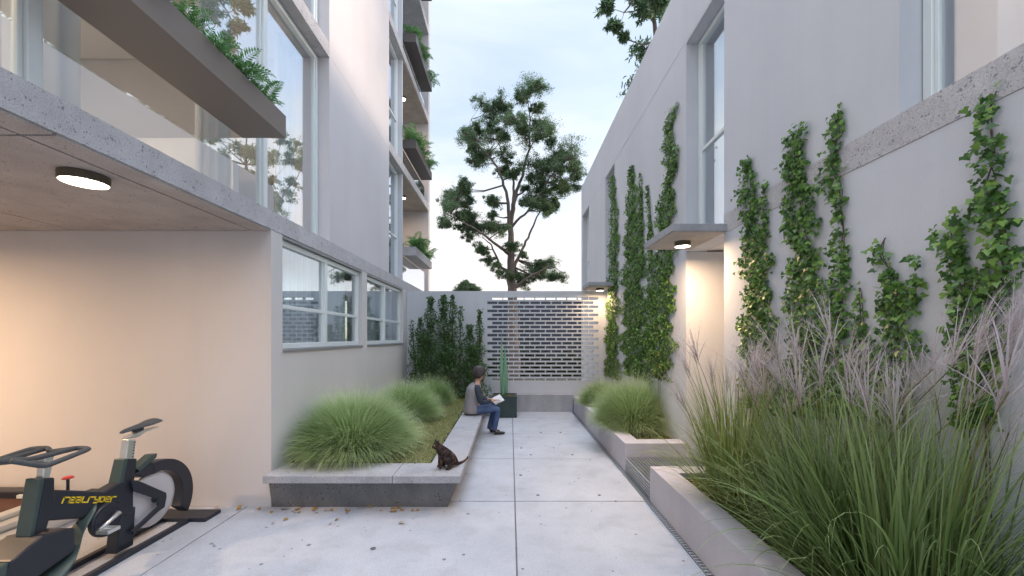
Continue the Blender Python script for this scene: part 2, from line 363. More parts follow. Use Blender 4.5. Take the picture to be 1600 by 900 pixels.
for i, z in enumerate([2.78, 5.40, 7.98, 10.58, 13.2]):
    b = MB()
    if i == 0:
        b.box(-8, XW, -4, 3.985, z, z+.19); b.box(-8, XW, 3.985, 11.88, z+.0005, z+.19)
    else:
        b.box(-8, XW, -4, 5.268, z, z+.19); b.box(-8, X1-.002, 5.268, 7.872, z, z+.19); b.box(-8, XW, 7.872, 11.698, z, z+.19)
    part(b, 'floor_slab', M['band'], AB)
    # embossed trace of the slab in the render
    if i: part(MB().box(XW-.0012, XW+.0005, 5.29, 7.85, z+.02, z+.17), 'band_trace', M['stucco_left'], AB)
# ceiling boards under the overhang (fair-faced concrete with open seams)
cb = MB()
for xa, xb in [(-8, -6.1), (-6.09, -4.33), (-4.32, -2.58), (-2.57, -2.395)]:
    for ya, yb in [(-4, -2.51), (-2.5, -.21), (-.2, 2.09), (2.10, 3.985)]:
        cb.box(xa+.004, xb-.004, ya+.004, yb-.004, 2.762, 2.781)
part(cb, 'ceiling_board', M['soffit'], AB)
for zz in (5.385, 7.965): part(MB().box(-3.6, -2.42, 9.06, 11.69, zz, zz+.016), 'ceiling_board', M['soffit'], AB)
# rooms behind the glass
rm = MB()
rm.box(-6.5, -6.4, 4.2, 11.7, 0.0, 2.77)
rm.box(-4.2, -4.1, 7.9, 11.69, 2.98, TOP)
part(rm, 'inner_wall', M['inner'], AB)
def window(parent, X, ya, yb, za, zb, mull=(), rails=(), side=1, fw=.05, dep=.07, rec=0, gl='glass'):
    """framed window in the plane x = X; rails in z, mullions in y"""
    f = MB(); x0, x1 = X-dep/2, X+dep/2
    f.box(x0, x1, ya, ya+fw, za, zb); f.box(x0, x1, yb-fw, yb, za, zb)
    f.box(x0, x1, ya+fw, yb-fw, za, za+fw); f.box(x0, x1, ya+fw, yb-fw, zb-fw, zb)
    e = sorted([ya+fw]+[q for mm in mull for q in (mm-fw*.6, mm+fw*.6)]+[yb-fw])
    for mm in mull: f.box(x0+.004, x1+.008*side, mm-fw*.6, mm+fw*.6, za+fw, zb-fw)
    for i in range(0, len(e), 2):
        for z in rails: f.box(x0+.008, x1-.008, e[i], e[i+1], z-fw*.35, z+fw*.35)
        # slimmer inner sash frame
        a, b_ = e[i], e[i+1]; s = fw*.45
        f.box(x0+.014, x1-.016, a, a+s, za+fw, zb-fw); f.box(x0+.014, x1-.016, b_-s, b_, za+fw, zb-fw)
    fo = part(f, 'window', M['frame'], parent, bevel=.003, seg=1)
    p = MB(); p.box(X-.003, X+.003, ya+fw*.5, yb-fw*.5, za+fw*.5, zb-fw*.5)
    o = p.build('pane', M[gl], None); o.data.transform(Matrix.Translation(-Vector(parent.location))); o.parent = fo
    return fo
def curtain(parent, X, ya, yb, za, zb, amp=.035, per=.11):
    n = int((yb-ya)/per*8); v = []; f = []
    for i in range(n+1):
        y = ya+(yb-ya)*i/n; ph = 2*math.pi*(y-ya)/per; x = X+amp*math.sin(ph+.8*math.sin(ph*.23))
        v += [(x, y, za), (x+.01*math.sin(ph*.7), y, zb)]
    for i in range(n): f.append((2*i, 2*i+2, 2*i+3, 2*i+1))
    b = MB().add(v, f); return part(b, 'curtain', M['curtain'], parent, smooth=True)
# street level windows over the lawn
for ya, yb in [(4.19, 6.45), (6.67, 8.92)]:
    window(AB, XW-.09, ya+.005, yb-.005, 1.575, 2.745, mull=[(ya+yb)/2-.04], rails=[2.03], fw=.06, gl='glass_low')
    part(MB().box(XW-.14, XW+.012, ya+.003, yb-.003, 1.545, 1.572), 'sill', M['greymetal'], AB, bevel=.003, seg=1)
    part(MB().box(XW-.12, XW-.01, ya+.003, yb-.003, 2.75, 2.778), 'track', M['greymetal'], AB)
    curtain(AB, XW-.24, ya+.1, yb-.1, .9, 2.75)
# upper glazing towards the camera
for z0, z1 in [(2.975, 5.395), (5.595, 7.975), (8.175, 10.575), (10.775, 13.195)]:
    window(AB, XW-.18, -3.9, 5.265, z0, z1, mull=[-1.9, .1, 2.12, 4.12], fw=.055)
    curtain(AB, XW-.42, 3.55, 4.0, z0+.02, z1-.05); curtain(AB, XW-.42, 2.2, 2.6, z0+.02, z1-.05); curtain(AB, XW-.42, 4.75, 5.15, z0+.02, z1-.05)
    curtain(AB, XW-.5, -1.0, .8, z0+.02, z1-.05)
    # tall window before the balconies
    window(AB, XW-.18, 7.875, 8.99, z0, z1, fw=.05, rails=[z0+.95])
    curtain(AB, XW-.5, 7.9, 8.95, z0+.02, z1-.05)
    part(MB().box(XW-.5, XW-.05, 8.99, 9.055, z0-.001, z1+.001), 'pier', M['stucco'], AB)
    # sliding doors at the back of the balconies
    window(AB, -3.6, 9.06, 11.69, z0, z1, mull=[10.4], fw=.05)
# glass guard below the planter of the lowest balcony
for z0, h in [(2.975, .58), (5.595, .40), (8.175, .25)]:
    part(MB().box(XW-.08, XW-.068, 9.07, 11.68, z0, z0+h), 'glass_guard', M['glass'], AB)
# room ceiling pieces and furniture shades visible through the glass
part(MB().box(-8, X1-.01, -4, 5.25, 5.37, 5.398), 'inner_ceiling', M['inner'], AB)
part(MB().box(-8, X1-.01, -4, 5.25, 2.972, 2.99), 'inner_floor', M['inner'], AB)
part(MB().box(-5.8, -3.2, 4.6, 4.7, 2.99, 4.0), 'inner_partition', M['curtain'], AB)

# ================================================================ right building
XR = 2.22
HB = empty('house', (XR, 4.13, 0), 0, 'two storey pale rendered house on the right with a speckled concrete band and climbing ivy', 'building')
b = MB(); x0, x1 = XR, XR+.25
b.box(x0, x1, -4, 4.13, 0, 2.778); b.box(x0, x1, 5.02, 12.4, 0, 2.778)
b.box(x1, x1+.9, 5.022, 5.2, 0, 2.777)
b.box(x0, x1, 4.13, 5.02, 2.78, 2.86); b.box(x0, x1, 5.02, 12.4, 2.78, 2.86)
b.box(x0+.001, x1, 2.27, 4.13, 2.972, 5.4)
b.box(x0, x1, 5.02, 8.47, 2.86, 5.4); b.box(x0, x1, 9.27, 11.2, 2.86, 5.4); b.box(x0, x1, 12.2, 12.4, 2.86, 5.4)
b.box(x0, x1, 11.2, 12.2, 2.86, 2.95)
b.box(x0, x1, -4, 12.4, 5.4, 6.36)
b.box(x1, 8.5, 12.2, 12.4, 0, 6.36); b.box(8.3, 8.5, -4, 12.2, 0, 6.36)
part(b, 'wall', M['stucco'], HB)
part(MB().box(x1, 8.3, -4, 12.2, 5.9, 6.1), 'roof', M['slab'], HB)
part(MB().box(XR-.004, x1, -4, 4.128, 2.78, 2.97), 'floor_band', M['band'], HB)
part(MB().box(XR-.0025, XR+.01, 2.3, 12.38, 5.43, 5.58), 'band_trace', M['stucco'], HB)
part(MB().box(x1+.6, x1+.65, 4.15, 5.0, .19, 2.7), 'door', M['frame'], HB)
part(MB().box(x1, 8.3, -4, 12.2, 2.80, 2.95), 'inner_floor', M['inner'], HB)
part(MB().box(4.5, 4.6, -4, 12.2, 2.95, 5.9), 'inner_wall', M['inner'], HB)
window(HB, XR+.18, 4.135, 5.015, 2.865, 5.395, rails=[4.02], side=-1, fw=.06)
window(HB, XR+.18, 8.475, 9.265, 2.865, 5.395, rails=[4.02], side=-1, fw=.05)
window(HB, XR+.18, 11.205, 12.195, 2.955, 5.395, rails=[4.02], side=-1, fw=.05)
window(HB, XR+.16, -3.9, 2.265, 2.975, 5.395, mull=[-1.5, .4], side=-1, fw=.05)
curtain(HB, XR+.4, 4.2, 4.95, 3.0, 5.3); curtain(HB, XR+.5, 1.9, 2.2, 3.0, 5.3)
for i, (ya, yb) in enumerate([(4.07, 4.92), (8.37, 9.19)]):
    part(MB().box(1.66, XR-.001, ya, yb, 2.785, 2.862), 'canopy', M['coping'], HB, bevel=.004)
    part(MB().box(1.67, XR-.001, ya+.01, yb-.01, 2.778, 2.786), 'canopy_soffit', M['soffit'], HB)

# ================================================================ lamps
def lamp(x, y, z, r, label, w=0):
    t = empty('ceiling_lamp', (x, y, z), 0, label, 'lamp', 'round ceiling lamps under slabs and canopies')
    MB().lathe([(r, 0), (r, -.05), (r*.965, -.056), (r*.93, -.05)], n=40).build('housing', M['lamp_body'], t, smooth=False)
    MB().lathe([(r*.92, -.045), (r*.92, -.054), (r*.7, -.058), (.001, -.0585)], n=40).build('diffuser', M['lamp_glow'], t)
    if w:
        ld = bpy.data.lights.new('lamp_light', 'AREA'); ld.shape = 'DISK'; ld.size = r*1.7; ld.energy = w; ld.color = (1, .66, .38); ld.spread = R(175)
        lo = bpy.data.objects.new('lamp_light', ld); COL.objects.link(lo); lo.location = (0, 0, -.066); lo.parent = t
lamp(-2.78, 2.60, 2.76, .125, 'large round ceiling lamp glowing under the concrete overhang above the exercise bike', 4)
lamp(-5.9, 2.2, 2.76, .125, 'round ceiling lamp under the overhang over the treadmill, outside the left edge', 46)
lamp(-4.6, 1.6, 5.368, .12, 'added out of view round lamp brightening the room behind the big near window', 45)  # extra unseen lamp, added so the room behind the glass reads brighter
lamp(1.95, 4.50, 2.777, .085, 'round lamp under the canopy beside the tall window of the right house', 13)
lamp(1.98, 8.78, 2.777, .085, 'small round lamp under the far canopy, right of the perforated brick screen', 5)
lamp(-2.81, 10.40, 5.384, .085, 'round lamp on the ceiling of the lowest balcony of the left block', 5)
lamp(-2.81, 10.40, 7.964, .085, 'round lamp on the ceiling of the second balcony of the left block', 6)

# ================================================================ back wall with brick screen
BW = empty('boundary_wall', (0, 9.2, 0), 0, 'pale rendered courtyard end wall with a perforated brick screen panel', 'wall')
b = MB(); y0, y1 = 9.2, 9.31
sx0, sx1 = -.53, 2.04; zs0, zs1 = .655, 2.625
b.box(XW+.001, sx0, y0, y1, 0, 2.765); b.box(sx1, XR-.001, y0, y1, 0, 2.765)
b.box(sx0, sx1, y0, y1, 0, zs0); b.box(sx0, sx1, y0, y1, zs1, 2.765)
part(b, 'wall', M['stucco'], BW)
b = MB(); rows = 21; pit = .0938; hh = .062; bar = pit-hh
for r in range(rows):
    zt = zs1-r*pit-.004; zb = zt-hh               # slot between zb and zt
    b.box(sx0, sx1, y0, y1, zb-bar if r < rows-1 else zs0-.0005, zb)
    if r == 0: b.box(sx0, sx1, y0, y1, zt, zs1+.0005)
    off = sx0+.115 if r % 2 == 0 else sx0
    if r % 2 == 0: b.box(sx0, off, y0+.001, y1-.001, zb-.0005, zt+.0005)
    for k in range(1, 10): b.box(off+k*.2475-.010, off+k*.2475+.010, y0+.001, y1-.001, zb-.0005, zt+.0005)
    e = off+10*.2475-.02
    if e < sx1-.002: b.box(e, sx1, y0+.001, y1-.001, zb-.0005, zt+.0005)
part(b, 'perforated_screen', M['stucco'], BW)
part(MB().box(-.46, 1.44, 9.06, 9.199, -.01, .39), 'plinth', M['coping'], BW, bevel=.005)

# ================================================================ left planter with seat coping
LP = empty('bench_planter', (-1.4, 3.99, 0), 0, 'concrete planter with a wide overhanging grey seat coping on a dark battered base', 'planter')
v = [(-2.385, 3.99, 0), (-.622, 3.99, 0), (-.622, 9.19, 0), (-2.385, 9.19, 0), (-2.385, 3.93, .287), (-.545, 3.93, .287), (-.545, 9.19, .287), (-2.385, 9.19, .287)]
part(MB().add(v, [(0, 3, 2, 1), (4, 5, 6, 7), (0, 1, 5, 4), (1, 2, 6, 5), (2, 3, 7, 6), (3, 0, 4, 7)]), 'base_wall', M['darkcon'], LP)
for a, c in [((-2.388, -1.14), 0), ((-1.134, -.478), 1)]:
    if c == 0: part(MB().prism([(-2.388, 3.84), (-1.137, 3.84), (-1.137, 4.24), (-2.388, 4.24)], .288, .36, 'z'), 'coping_slab', M['coping'], LP, bevel=.005)
    else: part(MB().prism([(-1.133, 3.84), (-.478, 3.84), (-.478, 5.9), (-.84, 5.9), (-.84, 4.24), (-1.133, 4.24)], .288, .36, 'z'), 'coping_slab', M['coping'], LP, bevel=.005)
part(MB().box(-.84, -.478, 5.904, 9.19, .288, .36), 'coping_slab', M['coping'], LP, bevel=.005)
part(MB().box(-2.385, -.842, 4.242, 9.19, .30, .332), 'soil_bed', M['turf'], LP)
def turf(name, x0, x1, y0, y1, z, n, label):
    P = np.stack([rng.uniform(x0, x1, n), rng.uniform(y0, y1, n), np.full(n, z)], -1)
    az = rng.uniform(0, 6.28, n)
    o = blades(name, P, az, rng.uniform(R(35), R(88), n), rng.uniform(0, R(70), n), rng.uniform(.02, .05, n), rng.uniform(.003, .006, n), M['lawn'], None, 2)
    return tag(o, label, 'grass', kind='stuff')
turf('lawn', -2.37, -.85, 4.26, 9.1, .33, 42000, 'short patchy lawn growing inside the left bench planter')
# ragged dark root edge where turf meets coping
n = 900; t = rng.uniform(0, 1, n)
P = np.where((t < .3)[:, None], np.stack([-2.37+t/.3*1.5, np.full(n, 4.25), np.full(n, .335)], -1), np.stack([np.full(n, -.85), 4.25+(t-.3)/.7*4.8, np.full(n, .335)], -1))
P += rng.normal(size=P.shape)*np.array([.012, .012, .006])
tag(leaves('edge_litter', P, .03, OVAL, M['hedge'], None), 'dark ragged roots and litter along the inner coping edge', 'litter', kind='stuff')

# ================================================================ right planters
def lowplanter(name, y0, y1, label, endwall):
    t = empty(name, (1.45, y0, 0), 0, label, 'planter')
    part(MB().box(1.45, 1.66, y0, y1, 0, .362), 'side_wall', M['planter'], t, bevel=.004)
    if endwall == 'near': part(MB().box(1.6605, XR-.002, y0, y0+.21, 0, .3615), 'end_wall', M['planter'], t, bevel=.004)
    else: part(MB().box(1.6605, XR-.002, y1-.21, y1, 0, .3615), 'end_wall', M['planter'], t, bevel=.004)
    part(MB().box(1.661, XR-.003, y0+(.21 if endwall == 'near' else 0), y1-(.21 if endwall == 'far' else 0), 0, .31), 'soil_bed', M['soil'], t)
    return t
tn = lowplanter('planter_wall', -2.5, 4.13, 'near low grey rendered planter holding the tall plumed grasses', 'far')
tf = lowplanter('planter_wall', 5.02, 9.05, 'far low grey rendered planter holding round grass mounds, beyond the grate step', 'near')
part(MB().box(1.45, 1.60, 9.052, 9.198, 0, .30), 'end_block', M['planter'], tf, bevel=.004)
turf('planter_turf', 1.67, 2.2, 5.25, 9.0, .312, 9000, 'short dark grass covering the soil of the far right planter')
n = 5000
P = np.stack([rng.uniform(1.67, 2.2, n), rng.uniform(-.5, 3.9, n), rng.uniform(.312, .335, n)], -1)
tag(leaves('ground_litter', P, .03, OVAL, M['ivy_old'], None, (0, 0, 1), .6), 'fallen leaf litter and low weeds on the soil of the near right planter', 'litter', kind='stuff')
# metal grate step
gs = empty('grate_step', (1.45, 4.13, 0), 0, 'low galvanised metal mesh step between the two right planters', 'step')
part(MB().box(1.47, 2.9, 4.14, 5.01, .0, .165), 'riser_core', M['dark'], gs)
b = MB(); x = 1.452
while x < 2.9: b.box(x, x+.006, 4.135, 5.015, .172, .19); x += .04
y = 4.135
while y < 5.01: b.box(1.458, 2.9, y, y+.006, .174, .187); y += .04
part(b, 'tread_grating', M['mesh_metal'], gs)
b = MB(); y = 4.135
while y < 5.01: b.box(1.452, 1.458, y, y+.008, .004, .172); y += .04
z = .01
while z < .165: b.box(1.4515, 1.4585, 4.135, 5.015, z, z+.007); z += .032
part(b, 'riser_grating', M['mesh_metal'], gs)

# ================================================================ balcony planters and ferns
def trough(x0, x1, ya, yb, z0, z1, m, label, cat='planter'):
    t = empty('balcony_planter', ((x0+x1)/2, yb, z0), 0, label, cat, 'metal trough planters on the balconies')
    w_ = .012
    b = MB(); b.box(x0, x0+w_, ya, yb, z0+w_, z1); b.box(x1-w_, x1, ya, yb, z0+w_, z1)
    b.box(x0+w_, x1-w_, ya, ya+w_, z0+w_, z1); b.box(x0+w_, x1-w_, yb-w_, yb, z0+w_, z1); b.box(x0, x1, ya, yb, z0, z0+w_)
    part(b, 'trough', m, t)
    part(MB().box(x0+w_, x1-w_, ya+w_, yb-w_, z1-.07, z1-.03), 'soil_bed', M['soil'], t)
trough(-2.565, -2.15, -1.5, 3.82, 3.61, 3.82, M['bronze'], 'long dark bronze planter running along the big near window on the left')
trough(-2.45, -2.15, 9.1, 10.96, 3.57, 3.77, M['band'], 'pale concrete planter on the lowest balcony of the left block')
trough(-2.45, -2.15, 9.1, 10.96, 6.02, 6.22, M['darkmetal'], 'dark planter with ferns on the second balcony of the left block')
trough(-2.45, -2.15, 9.1, 10.96, 8.45, 8.65, M['darkmetal'], 'dark planter with ferns on the third balcony of the left block')
trough(-2.45, -2.15, 9.1, 10.96, 10.95, 11.15, M['darkmetal'], 'dark planter on the topmost visible balcony of the left block')
def fern_mesh(name, nf, ln, seed, parent):
    rg = np.random.default_rng(seed); V = []
    st = MB()
    for f in range(nf):
        az = rg.uniform(0, 6.28); e0 = R(rg.uniform(50, 88)); k = R(rg.uniform(50, 140)); l = ln*rg.uniform(.6, 1.1)
        p = np.array([rg.normal()*.02, rg.normal()*.02, 0.]); n = 16; pts = []
        for i in range(n):
            el = e0-k*(i/n)**1.2; d = np.array([math.cos(el)*math.cos(az), math.cos(el)*math.sin(az), math.sin(el)])
            pts.append(p.copy()); 
            s = np.array([-math.sin(az), math.cos(az), 0.]); up = np.cross(s, d)
            lw = l*.22*math.sin(math.pi*min(1, (i+2.5)/(n+2)))+.004
            if i > 1:
                for sg in (-1, 1):
                    a = p; tip = p+s*sg*lw+d*lw*.5-up*lw*.15+rg.normal(size=3)*.003
                    m_ = (a+tip)/2; h = d*l/n*.45
                    V += [a, m_-h, tip, m_+h]
            p = p+d*l/n
        pts.append(p); st.tube(pts, .0018, 4, False)
    o = npmesh(name, np.array(V), 4, M['fern'], parent)
    s_ = st.build('stalks', M['fern'], parent); return o
protos = []
def fern(x, y, z, sc, rz, label, group, k):
    t = empty('fern', (x, y, z), rz, label, 'fern', group); t.scale = (sc,)*3
    if len(protos) <= k:
        fern_mesh('fronds', 13+4*k, .34, 50+k, t); protos.append(t)
    else:
        for ch in protos[k].children:
            c = ch.copy(); COL.objects.link(c); c.parent = t
    return t
places = ['at the far end of', 'second from the far end of', 'third from the far end of', 'in the middle of', 'near the camera end of', 'sixth from the far end of', 'seventh from the far end of', 'nearest the camera on', 'beyond the frame on']
for i in range(8):
    y = 3.66-i*.235+random.uniform(-.04, .04)
    fern(-2.25+random.uniform(-.03, .03), y, 3.78, random.uniform(.62, 1.05) if i != 2 else 1.15, random.uniform(0, 6), 'green fern %s the long bronze planter by the near window' % places[i], 'ferns in the long near planter', i % 3)
lv = ['the lowest balcony planter', 'the second balcony planter', 'the third balcony planter', 'the topmost balcony planter']
for j, z in enumerate([3.73, 6.18, 8.61, 11.11]):
    for i, pl in enumerate(['farthest arching fern of', 'drooping fern just before the far end of', 'upright fern in the far half of', 'middle fern of', 'fern in the near half of', 'nearest fern of']):
        fern(-2.24+random.uniform(-.04, .04), 10.84-i*.33, z, random.uniform(1.15, 1.7), random.uniform(0, 6), '%s %s on the left block' % (pl, lv[j]), 'ferns in the balcony planters', (i+j) % 3)

# ================================================================ grass mounds
def mound(x, y, z, r, h, n, label, seed, xmin=-2.37, xmax=2.2):
    t = empty('fountain_grass', (x, y, z), 0, label, 'ornamental grass', 'rounded fountain grass mounds')
    a = rng.uniform(0, 6.283, n); q = np.sqrt(rng.uniform(0, 1, n))
    root = np.stack([np.cos(a)*q*r*.38, np.sin(a)*q*r*.38, np.zeros(n)], -1)
    az = a+rng.normal(size=n)*.30
    e0 = R(86)-R(58)*np.clip(q**1.3+rng.normal(size=n)*.10, 0, 1.1)
    k = R(18)+R(70)*rng.uniform(0, 1, n)**1.2
    Ln = (h*1.02*(1-q)+r*.70*q)*rng.uniform(.75, 1.12, n)
    cen = np.array([x, y])
    def cl(P):
        X = P[..., 0]+x; lo, hi = xmin, xmax
        X = np.where(X < lo+.03, lo+.03+(X-lo-.03)*-.12, X); X = np.where(X > hi-.03, hi-.03-(X-hi+.03)*.12, X)
        P[..., 0] = X-x; P[..., 2] = np.maximum(P[..., 2], .01); return P
    wd = rng.uniform(.003, .0052, n)*(r/.8)**.5
    o = blades('blades', root, az, e0, k, Ln, wd, M['mound'], t, 7, 1.25, cl)
    zs_ = np.array([v.co.z for v in o.data.vertices]); o.scale = (1, 1, h/float(np.quantile(zs_, .999)))
    return t
mound(-1.87, 4.74, .33, .86, .80, 17000, 'largest round fountain grass mound, nearest to the cat and the coping corner', 1)
mound(-1.74, 6.60, .33, .66, .73, 11000, 'middle fountain grass mound of the left planter', 2)
mound(-1.58, 8.15, .33, .50, .66, 6000, 'farthest and smallest fountain grass mound of the left planter, before the wall shrubs', 3)
mound(1.90, 6.1, .31, .74, .85, 14000, 'large fountain grass mound at the near end of the far right planter', 4)
mound(1.82, 8.0, .31, .55, .62, 7000, 'darker fountain grass mound at the far end of the right planter by the end wall', 5)

# ================================================================ plumed silver grasses
def silver_grass(x, y, z, r, h, nb, npl, label, seed, m='misc', lean=(0, 0)):
    global rng
    rng = np.random.default_rng(seed)
    t = empty('silver_grass', (x, y, z), 0, label, 'ornamental grass', 'tall plumed silver grasses')
    def cl(P):
        X = P[..., 0]+x; hi = XR-.03
        X = np.where(X > hi, hi-(X-hi)*.15, X); P[..., 0] = X-x
        P[..., 2] = np.maximum(P[..., 2], -.25); return P
    for (nn, e_lo, e_hi, k_lo, k_hi, l_lo, l_hi, name) in [(int(nb*.55), 66, 90, 5, 50, .65, 1.12, 'upright_blades'), (int(nb*.45), 40, 78, 40, 115, .55, .95, 'arching_blades')]:
        a = rng.uniform(0, 6.283, nn); q = np.sqrt(rng.uniform(0, 1, nn))
        root = np.stack([np.cos(a)*q*r, np.sin(a)*q*r*1.15, np.zeros(nn)], -1)
        e0 = R(1)*rng.uniform(e_lo, e_hi, nn); k = R(1)*rng.uniform(k_lo, k_hi, nn)
        kx = np.where(rng.uniform(size=nn) < .22, 7.0, 2.0)[:, None]; k = np.where(kx[:, 0] > 5, k+R(1)*rng.uniform(40, 110, nn), k)
        blades(name, root, a+rng.normal(size=nn)*.5, e0, k, h*rng.uniform(l_lo*.75, l_hi, nn), rng.uniform(.0035, .0125, nn), M[m], t, 10, kx, cl)
    st = MB()
    for i in range(npl):
        a = rng.uniform(0, 6.283); q = math.sqrt(rng.uniform(0, 1)); rt = np.array([math.cos(a)*q*r*.8, math.sin(a)*q*r, 0])
        a += rng.normal()*.6; tilt = R(rng.uniform(3, 26)); hh_ = h*rng.uniform(.80, 1.12)
        dx, dy = math.cos(a), math.sin(a); pts = []
        for s in np.linspace(0, 1, 7):
            rr = math.sin(tilt)*hh_*s**1.6
            p = rt+np.array([dx*rr+lean[0]*s*s, dy*rr+lean[1]*s*s, hh_*s*math.cos(tilt*s)])
            if p[0]+x > XR-.08: p[0] = XR-.08-x
            pts.append(p)
        st.tube(pts, [.0035-.0016*s for s in np.linspace(0, 1, 7)], 5, False)
        top = pts[-1]; d = top-pts[-2]; d /= np.linalg.norm(d)
        nr = rng.integers(13, 21); V = []; 
        s_ = rng.uniform(0, 1, nr)
        R0 = top[None]-d[None]*(s_*.10*h)[:, None]
        base_az = math.atan2(d[1], d[0]) if abs(d[0])+abs(d[1]) > .05 else a
        azr = base_az+rng.normal(size=nr)*.75
        e0 = rng.uniform(R(42), R(86), nr); kk = rng.uniform(R(0), R(50), nr); Lr = rng.uniform(.16, .30, nr)*h
        wdr = rng.uniform(.0038, .006, nr)
        V, F, uv, PP = blade_arrays(R0, azr, e0, kk, Lr, wdr, 6, 1.3, cl)
        # short hairs off each ray give the plume its feathery edge
        Pm = PP[:, 1:, :].reshape(-1, 3); Pm = np.repeat(Pm, 4, 0)+rng.normal(size=(len(Pm)*4, 3))*.004
        hn = len(Pm)
        V2, F2, uv2, _ = blade_arrays(Pm, np.repeat(np.repeat(azr, 6), 4)+rng.normal(size=hn)*.9, rng.uniform(R(30), R(85), hn), np.full(hn, .2), rng.uniform(.014, .028, hn), np.full(hn, .0022), 1, 1, cl)
        npmesh('plume', np.concatenate([V, V2]), 4, M['plume'], t, np.concatenate([uv, uv2]), False, np.concatenate([F, F2+len(V)]))
    st.build('stalks', M['misc_y'], t)
    return t
silver_grass(1.84, 3.25, .31, .16, 1.20, 800, 18, 'yellow green plumed grass clump beside the grate step, farthest of the tall grasses', 11, 'misc_y')
silver_grass(1.86, 2.36, .31, .17, 1.28, 800, 18, 'tall dense plumed grass clump in the middle of the near right planter', 12)
silver_grass(1.84, 1.86, .31, .18, 1.28, 850, 13, 'dark green plumed grass clump nearest to the camera in the right planter', 13)

# ================================================================ ivies
rng = np.random.default_rng(21)
def ivy(pts, dens, label, old=0.0, size=.031, twigs=()):
    """pts: (Y, Z, half width) up the wall, from top to bottom"""
    pts = [tuple(p) for p in pts]; c = pts[len(pts)//2]
    t = empty('ivy', (XR, pts[-1][0], .31), 0, label, 'climbing plant', 'ivies climbing the right house')
    P = []
    for lst in (pts,)+tuple(twigs):
        for (a, b_) in zip(lst[:-1], lst[1:]):
            dz = abs(a[1]-b_[1]); n = int(max(4, 1.9*dens*dz*(a[2]+b_[2])))
            s = rng.uniform(0, 1, n)
            hw = a[2]*(1-s)+b_[2]*s
            zc = a[1]*(1-s)+b_[1]*s; yc = a[0]*(1-s)+b_[0]*s
            rag = .72+.42*np.sin(zc*17+c[0]*5)*np.sin(zc*7.3+c[0])
            u = rng.uniform(-1, 1, n); u = np.sign(u)*np.abs(u)**.85
            P.append(np.stack([-(.012+np.abs(rng.normal(size=n))*.028), yc+u*hw*rag+rng.normal(size=n)*.012, zc+rng.normal(size=n)*.015], -1))
    P = np.concatenate(P)
    # gaps: drop leaves in random pockets
    for _ in range(int(len(P)/45)):
        q = P[rng.integers(len(P))]; d = np.linalg.norm((P-q)[:, 1:], axis=1); P = P[(d > rng.uniform(.012, .04)) | (rng.uniform(size=len(P)) < .25)] if len(P) > 60 else P
    off = np.array([0, -pts[-1][0], -.31])
    low = (P[:, 2] < 1.35+rng.normal(size=len(P))*.25) & (rng.uniform(size=len(P)) < old)
    for sel, mm in ((~low, 'ivy'), (low, 'ivy_old')):
        if sel.sum() > 3: leaves('foliage', (P[sel]+off), size, IVY, M[mm], t, (-1, -.25, .35), .42, 1.3)
    st = MB()
    for k in range(2):
        q = []
        for (a, b_) in zip(pts[:-1], pts[1:]):
            for s in (0, .33, .66): q.append((-.008-.004*k, a[0]*(1-s)+b_[0]*s+rng.normal()*.004*(1+a[0]*.2)+(k-.5)*a[2]*.15-pts[-1][0], a[1]*(1-s)+b_[1]*s-.31))
        q.append((-.01, pts[-1][0]-pts[-1][0]+(k-1)*.03, .0)); st.tube(q, .0024+.001*k, 5, False)
    st.build('stem', M['stem'], t)
    return t
ivy([(8.578, 5.175, 0.16), (8.37, 4.082, 0.406), (8.472, 3.021, 0.468), (8.578, 1.797, 0.639), (8.578, 0.831, 0.746)], 1040, 'thin narrow ivy strand leftmost on the far part of the right house', 0.3)
ivy([(7.23, 4.78, 0.151), (7.155, 3.966, 0.445), (7.155, 2.931, 0.741), (7.082, 2.007, 0.872), (6.975, 0.994, 0.986)], 1240, 'dense dark ivy column second from the far end of the right house', 0.2, twigs=([(6.737, 4.462, 0.049), (6.704, 4.147, 0.065), (6.608, 2.837, 0.19)],))
ivy([(6.394, 4.136, 0.044), (6.249, 3.478, 0.085), (6.193, 2.467, 0.222), (6.335, 1.364, 0.407)], 1120, 'thin broken ivy strand between the dense dark column and the tall column by the canopy', 0.3)
ivy([(5.353, 4.789, 0.166), (5.569, 4.493, 0.269), (5.353, 3.998, 0.207), (5.614, 3.749, 0.342), (5.637, 3.304, 0.391), (5.683, 2.495, 0.421), (5.803, 1.765, 0.536), (5.927, 1.1, 0.712)], 1280, 'tall ivy column just left of the canopy, reaching highest beside the tall window', 0.7)
ivy([(3.702, 3.349, 0.089), (3.683, 3.044, 0.167), (3.625, 2.731, 0.171), (3.587, 2.432, 0.233), (3.532, 2.024, 0.289), (3.532, 1.513, 0.298), (3.514, 1.062, 0.313)], 1520, 'yellowing ivy column just right of the lit doorway', 0.85, twigs=([(3.435, 3.037, 0.021), (3.435, 2.788, 0.043), (3.435, 2.512, 0.051)],))
ivy([(3.049, 3.288, 0.094), (3.083, 3.122, 0.179), (3.049, 2.862, 0.162), (3.015, 2.607, 0.184), (2.97, 2.306, 0.23), (2.951, 1.97, 0.24), (2.951, 1.543, 0.252), (2.951, 1.116, 0.252)], 1520, 'broad dense ivy column crossing the concrete band, right of the yellowing one', 0.25)
ivy([(2.682, 3.23, 0.073), (2.692, 3.05, 0.084), (2.729, 2.872, 0.054), (2.666, 2.673, 0.062), (2.641, 2.409, 0.066), (2.651, 2.113, 0.076), (2.661, 1.901, 0.103), (2.692, 1.557, 0.136), (2.692, 1.211, 0.157)], 1400, 'slim ivy column with a gap at the concrete band, right of the broad one', 0.2, twigs=([(2.801, 2.857, 0.045), (2.756, 2.662, 0.055)],))
